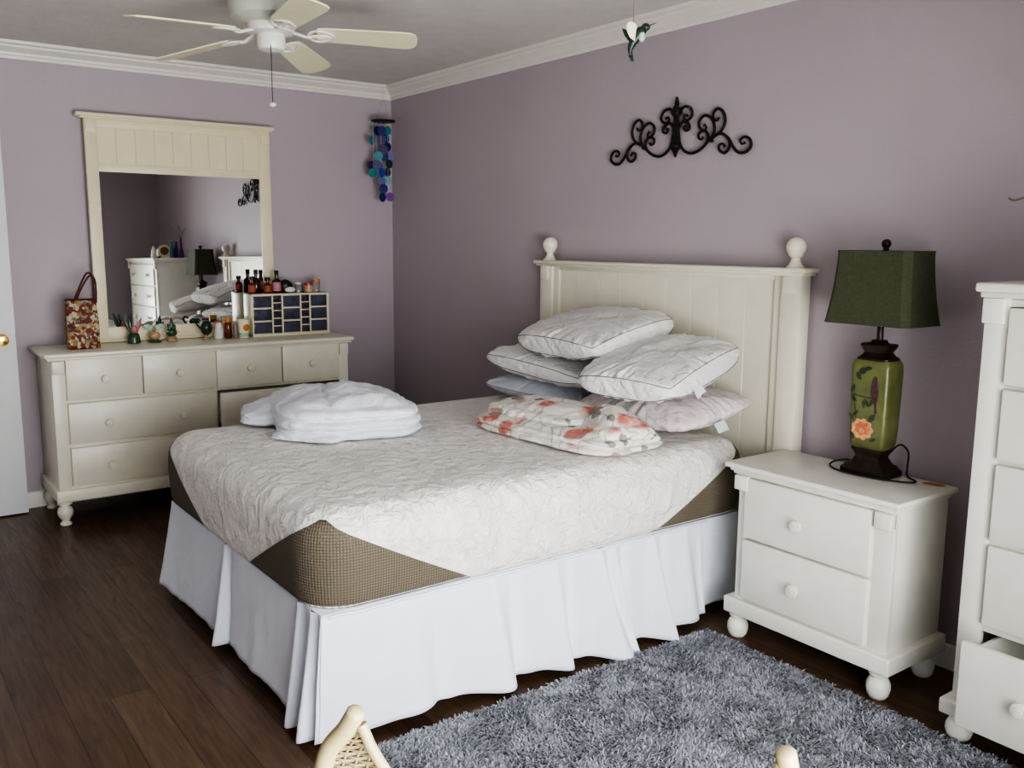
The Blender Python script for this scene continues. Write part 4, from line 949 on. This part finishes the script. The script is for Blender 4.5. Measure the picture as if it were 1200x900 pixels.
# ---- things on the tall chest (seen in the mirror)
CT = 1.3643
t = thing('bud_vase', 'slim purple glass vase on the tall chest holding dry twigs', 'vase', (4.345, -.155, CT))
obj('body', MB().lathe([(.022, 0), (.026, .004), (.026, .03), (.020, .07), (.011, .11), (.009, .20), (.012, .212), (.010, .212), (.006, .20), (.008, .11)], (4.345, -.155, CT)), purple_glass, t)
for pts in ([(0, 0, .02), (-.01, -.01, .25), (-.06, -.04, .33), (-.13, -.03, .27), (-.20, -.04, .235), (-.225, -.045, .24)], [(0, 0, .02), (.0, -.01, .22), (.02, -.06, .29), (.0, -.12, .345)], [(0, 0, .02), (.01, .01, .22), (.0, .04, .28), (-.01, .05, .30)]):
    obj('twig', MB().tube(spline([(4.345 + a, -.155 + b, CT + c) for a, b, c in pts], 5), .0028, 6), twig_m, t)
t = thing('blue_vase', 'narrow dark blue glass vase next to the purple vase on the tall chest', 'vase', (4.375, -.20, CT))
obj('body', MB().lathe([(.018, 0), (.022, .004), (.022, .09), (.016, .12), (.012, .15), (.017, .165), (.014, .165), (.009, .15), (.012, .12)], (4.375, -.20, CT)), blue_glass, t)
t = thing('teal_vase', 'narrow teal glass vase between the wooden clock and the blue vase', 'vase', (4.365, -.245, CT))
obj('body', MB().lathe([(.016, 0), (.020, .004), (.020, .07), (.014, .11), (.010, .155), (.015, .17), (.012, .17), (.008, .155), (.010, .11)], (4.365, -.245, CT)), teal_glass, t)
t = thing('mantel_clock', 'arched brown wooden clock with a cream side on the tall chest', 'clock', (4.42, -.32, CT))
arch = [(-.055, 0), (.055, 0), (.055, .08)] + [(.055 * math.cos(PI * k / 10), .08 + .045 * math.sin(PI * k / 10)) for k in range(1, 10)] + [(-.055, .08)]
obj('case', MB().prism([(4.385, -.315 + a, CT + b) for a, b in arch], (.06, 0, 0)), wood_brown, t)
obj('cream_edge', MB().prism([(4.38, -.315 + a * 1.1, CT + b * 1.06) for a, b in arch], (.004, 0, 0)).prism([(4.381, -.377, CT), (4.445, -.377, CT), (4.445, -.371, CT), (4.381, -.371, CT)], (0, 0, .085)), cream_wing, t)
obj('dial', MB().lathe([(.042, 0), (.042, .002), (.0, .002)], (4.3795, -.315, CT + .072), 'x', 24), wood_brown, t)
t = thing('cone_ornament', 'small white cone shaped ornament at the front corner of the tall chest', 'ornament', (4.33, -.435, CT))
obj('body', MB().lathe([(.026, 0), (.028, .004), (.027, .04), (.020, .08), (.010, .11), (.003, .122), (0, .123)], (4.33, -.435, CT)), white_lab, t)
t = thing('trinket_dish', 'low dark dish between the white cone and the wooden clock', 'dish', (4.34, -.385, CT))
obj('body', MB().lathe([(.012, 0), (.014, .003), (.028, .014), (.026, .015), (.010, .006)], (4.34, -.385, CT)), bronze, t)

# ------------------------------------------------------------------ light
def area(name, loc, rot, sx, sy, power, col):
    l = bpy.data.lights.new(name, 'AREA'); l.shape = 'RECTANGLE'; l.size = sx; l.size_y = sy; l.energy = power; l.color = col
    o = bpy.data.objects.new(name, l); C.objects.link(o); o.location = loc; o.rotation_euler = rot; return o
area('window_daylight', (XR - .01, (WY0 + WY1) / 2, (WZ0 + WZ1) / 2), (0, PI / 2 - math.radians(10), 0), WZ1 - WZ0 - .1, WY1 - WY0 - .1, 78, (.95, .98, 1.0)).data.spread = math.radians(125)
# daylight bounced up from the bright ground outside the same window
area('ground_bounce', (XR - .02, (WY0 + WY1) / 2, WZ0 + .45), (0, PI / 2 + math.radians(30), 0), .7, WY1 - WY0 - .1, 34, (1.0, .95, .88)).data.spread = math.radians(120)
area('front_fill_light', ((FX0 + FX1) / 2, YF + .01, (FZ0 + FZ1) / 2), (PI / 2, 0, 0), FX1 - FX0 - .1, FZ1 - FZ0 - .1, 7, (.92, .96, 1.0))  # weak fill lamp, added to brighten faces turned to the front wall
wd_ = bpy.data.worlds.new('world'); bpy.context.scene.world = wd_; wd_.use_nodes = True
wn = wd_.node_tree; bg = wn.nodes['Background']
sky = wn.nodes.new('ShaderNodeTexSky'); sky.sky_type = 'HOSEK_WILKIE'; sky.turbidity = 4.; sky.sun_direction = Vector((-.3, .5, .8)).normalized()
wn.links.new(sky.outputs['Color'], bg.inputs['Color']); bg.inputs['Strength'].default_value = .35
vs_ = bpy.context.scene.view_settings
vs_.view_transform = 'AgX'; vs_.look = 'AgX - High Contrast'; vs_.exposure = -.24; vs_.gamma = 1.
bpy.context.scene.cycles.max_bounces = 10; bpy.context.scene.cycles.diffuse_bounces = 6
bpy.context.scene.cycles.use_denoising = True
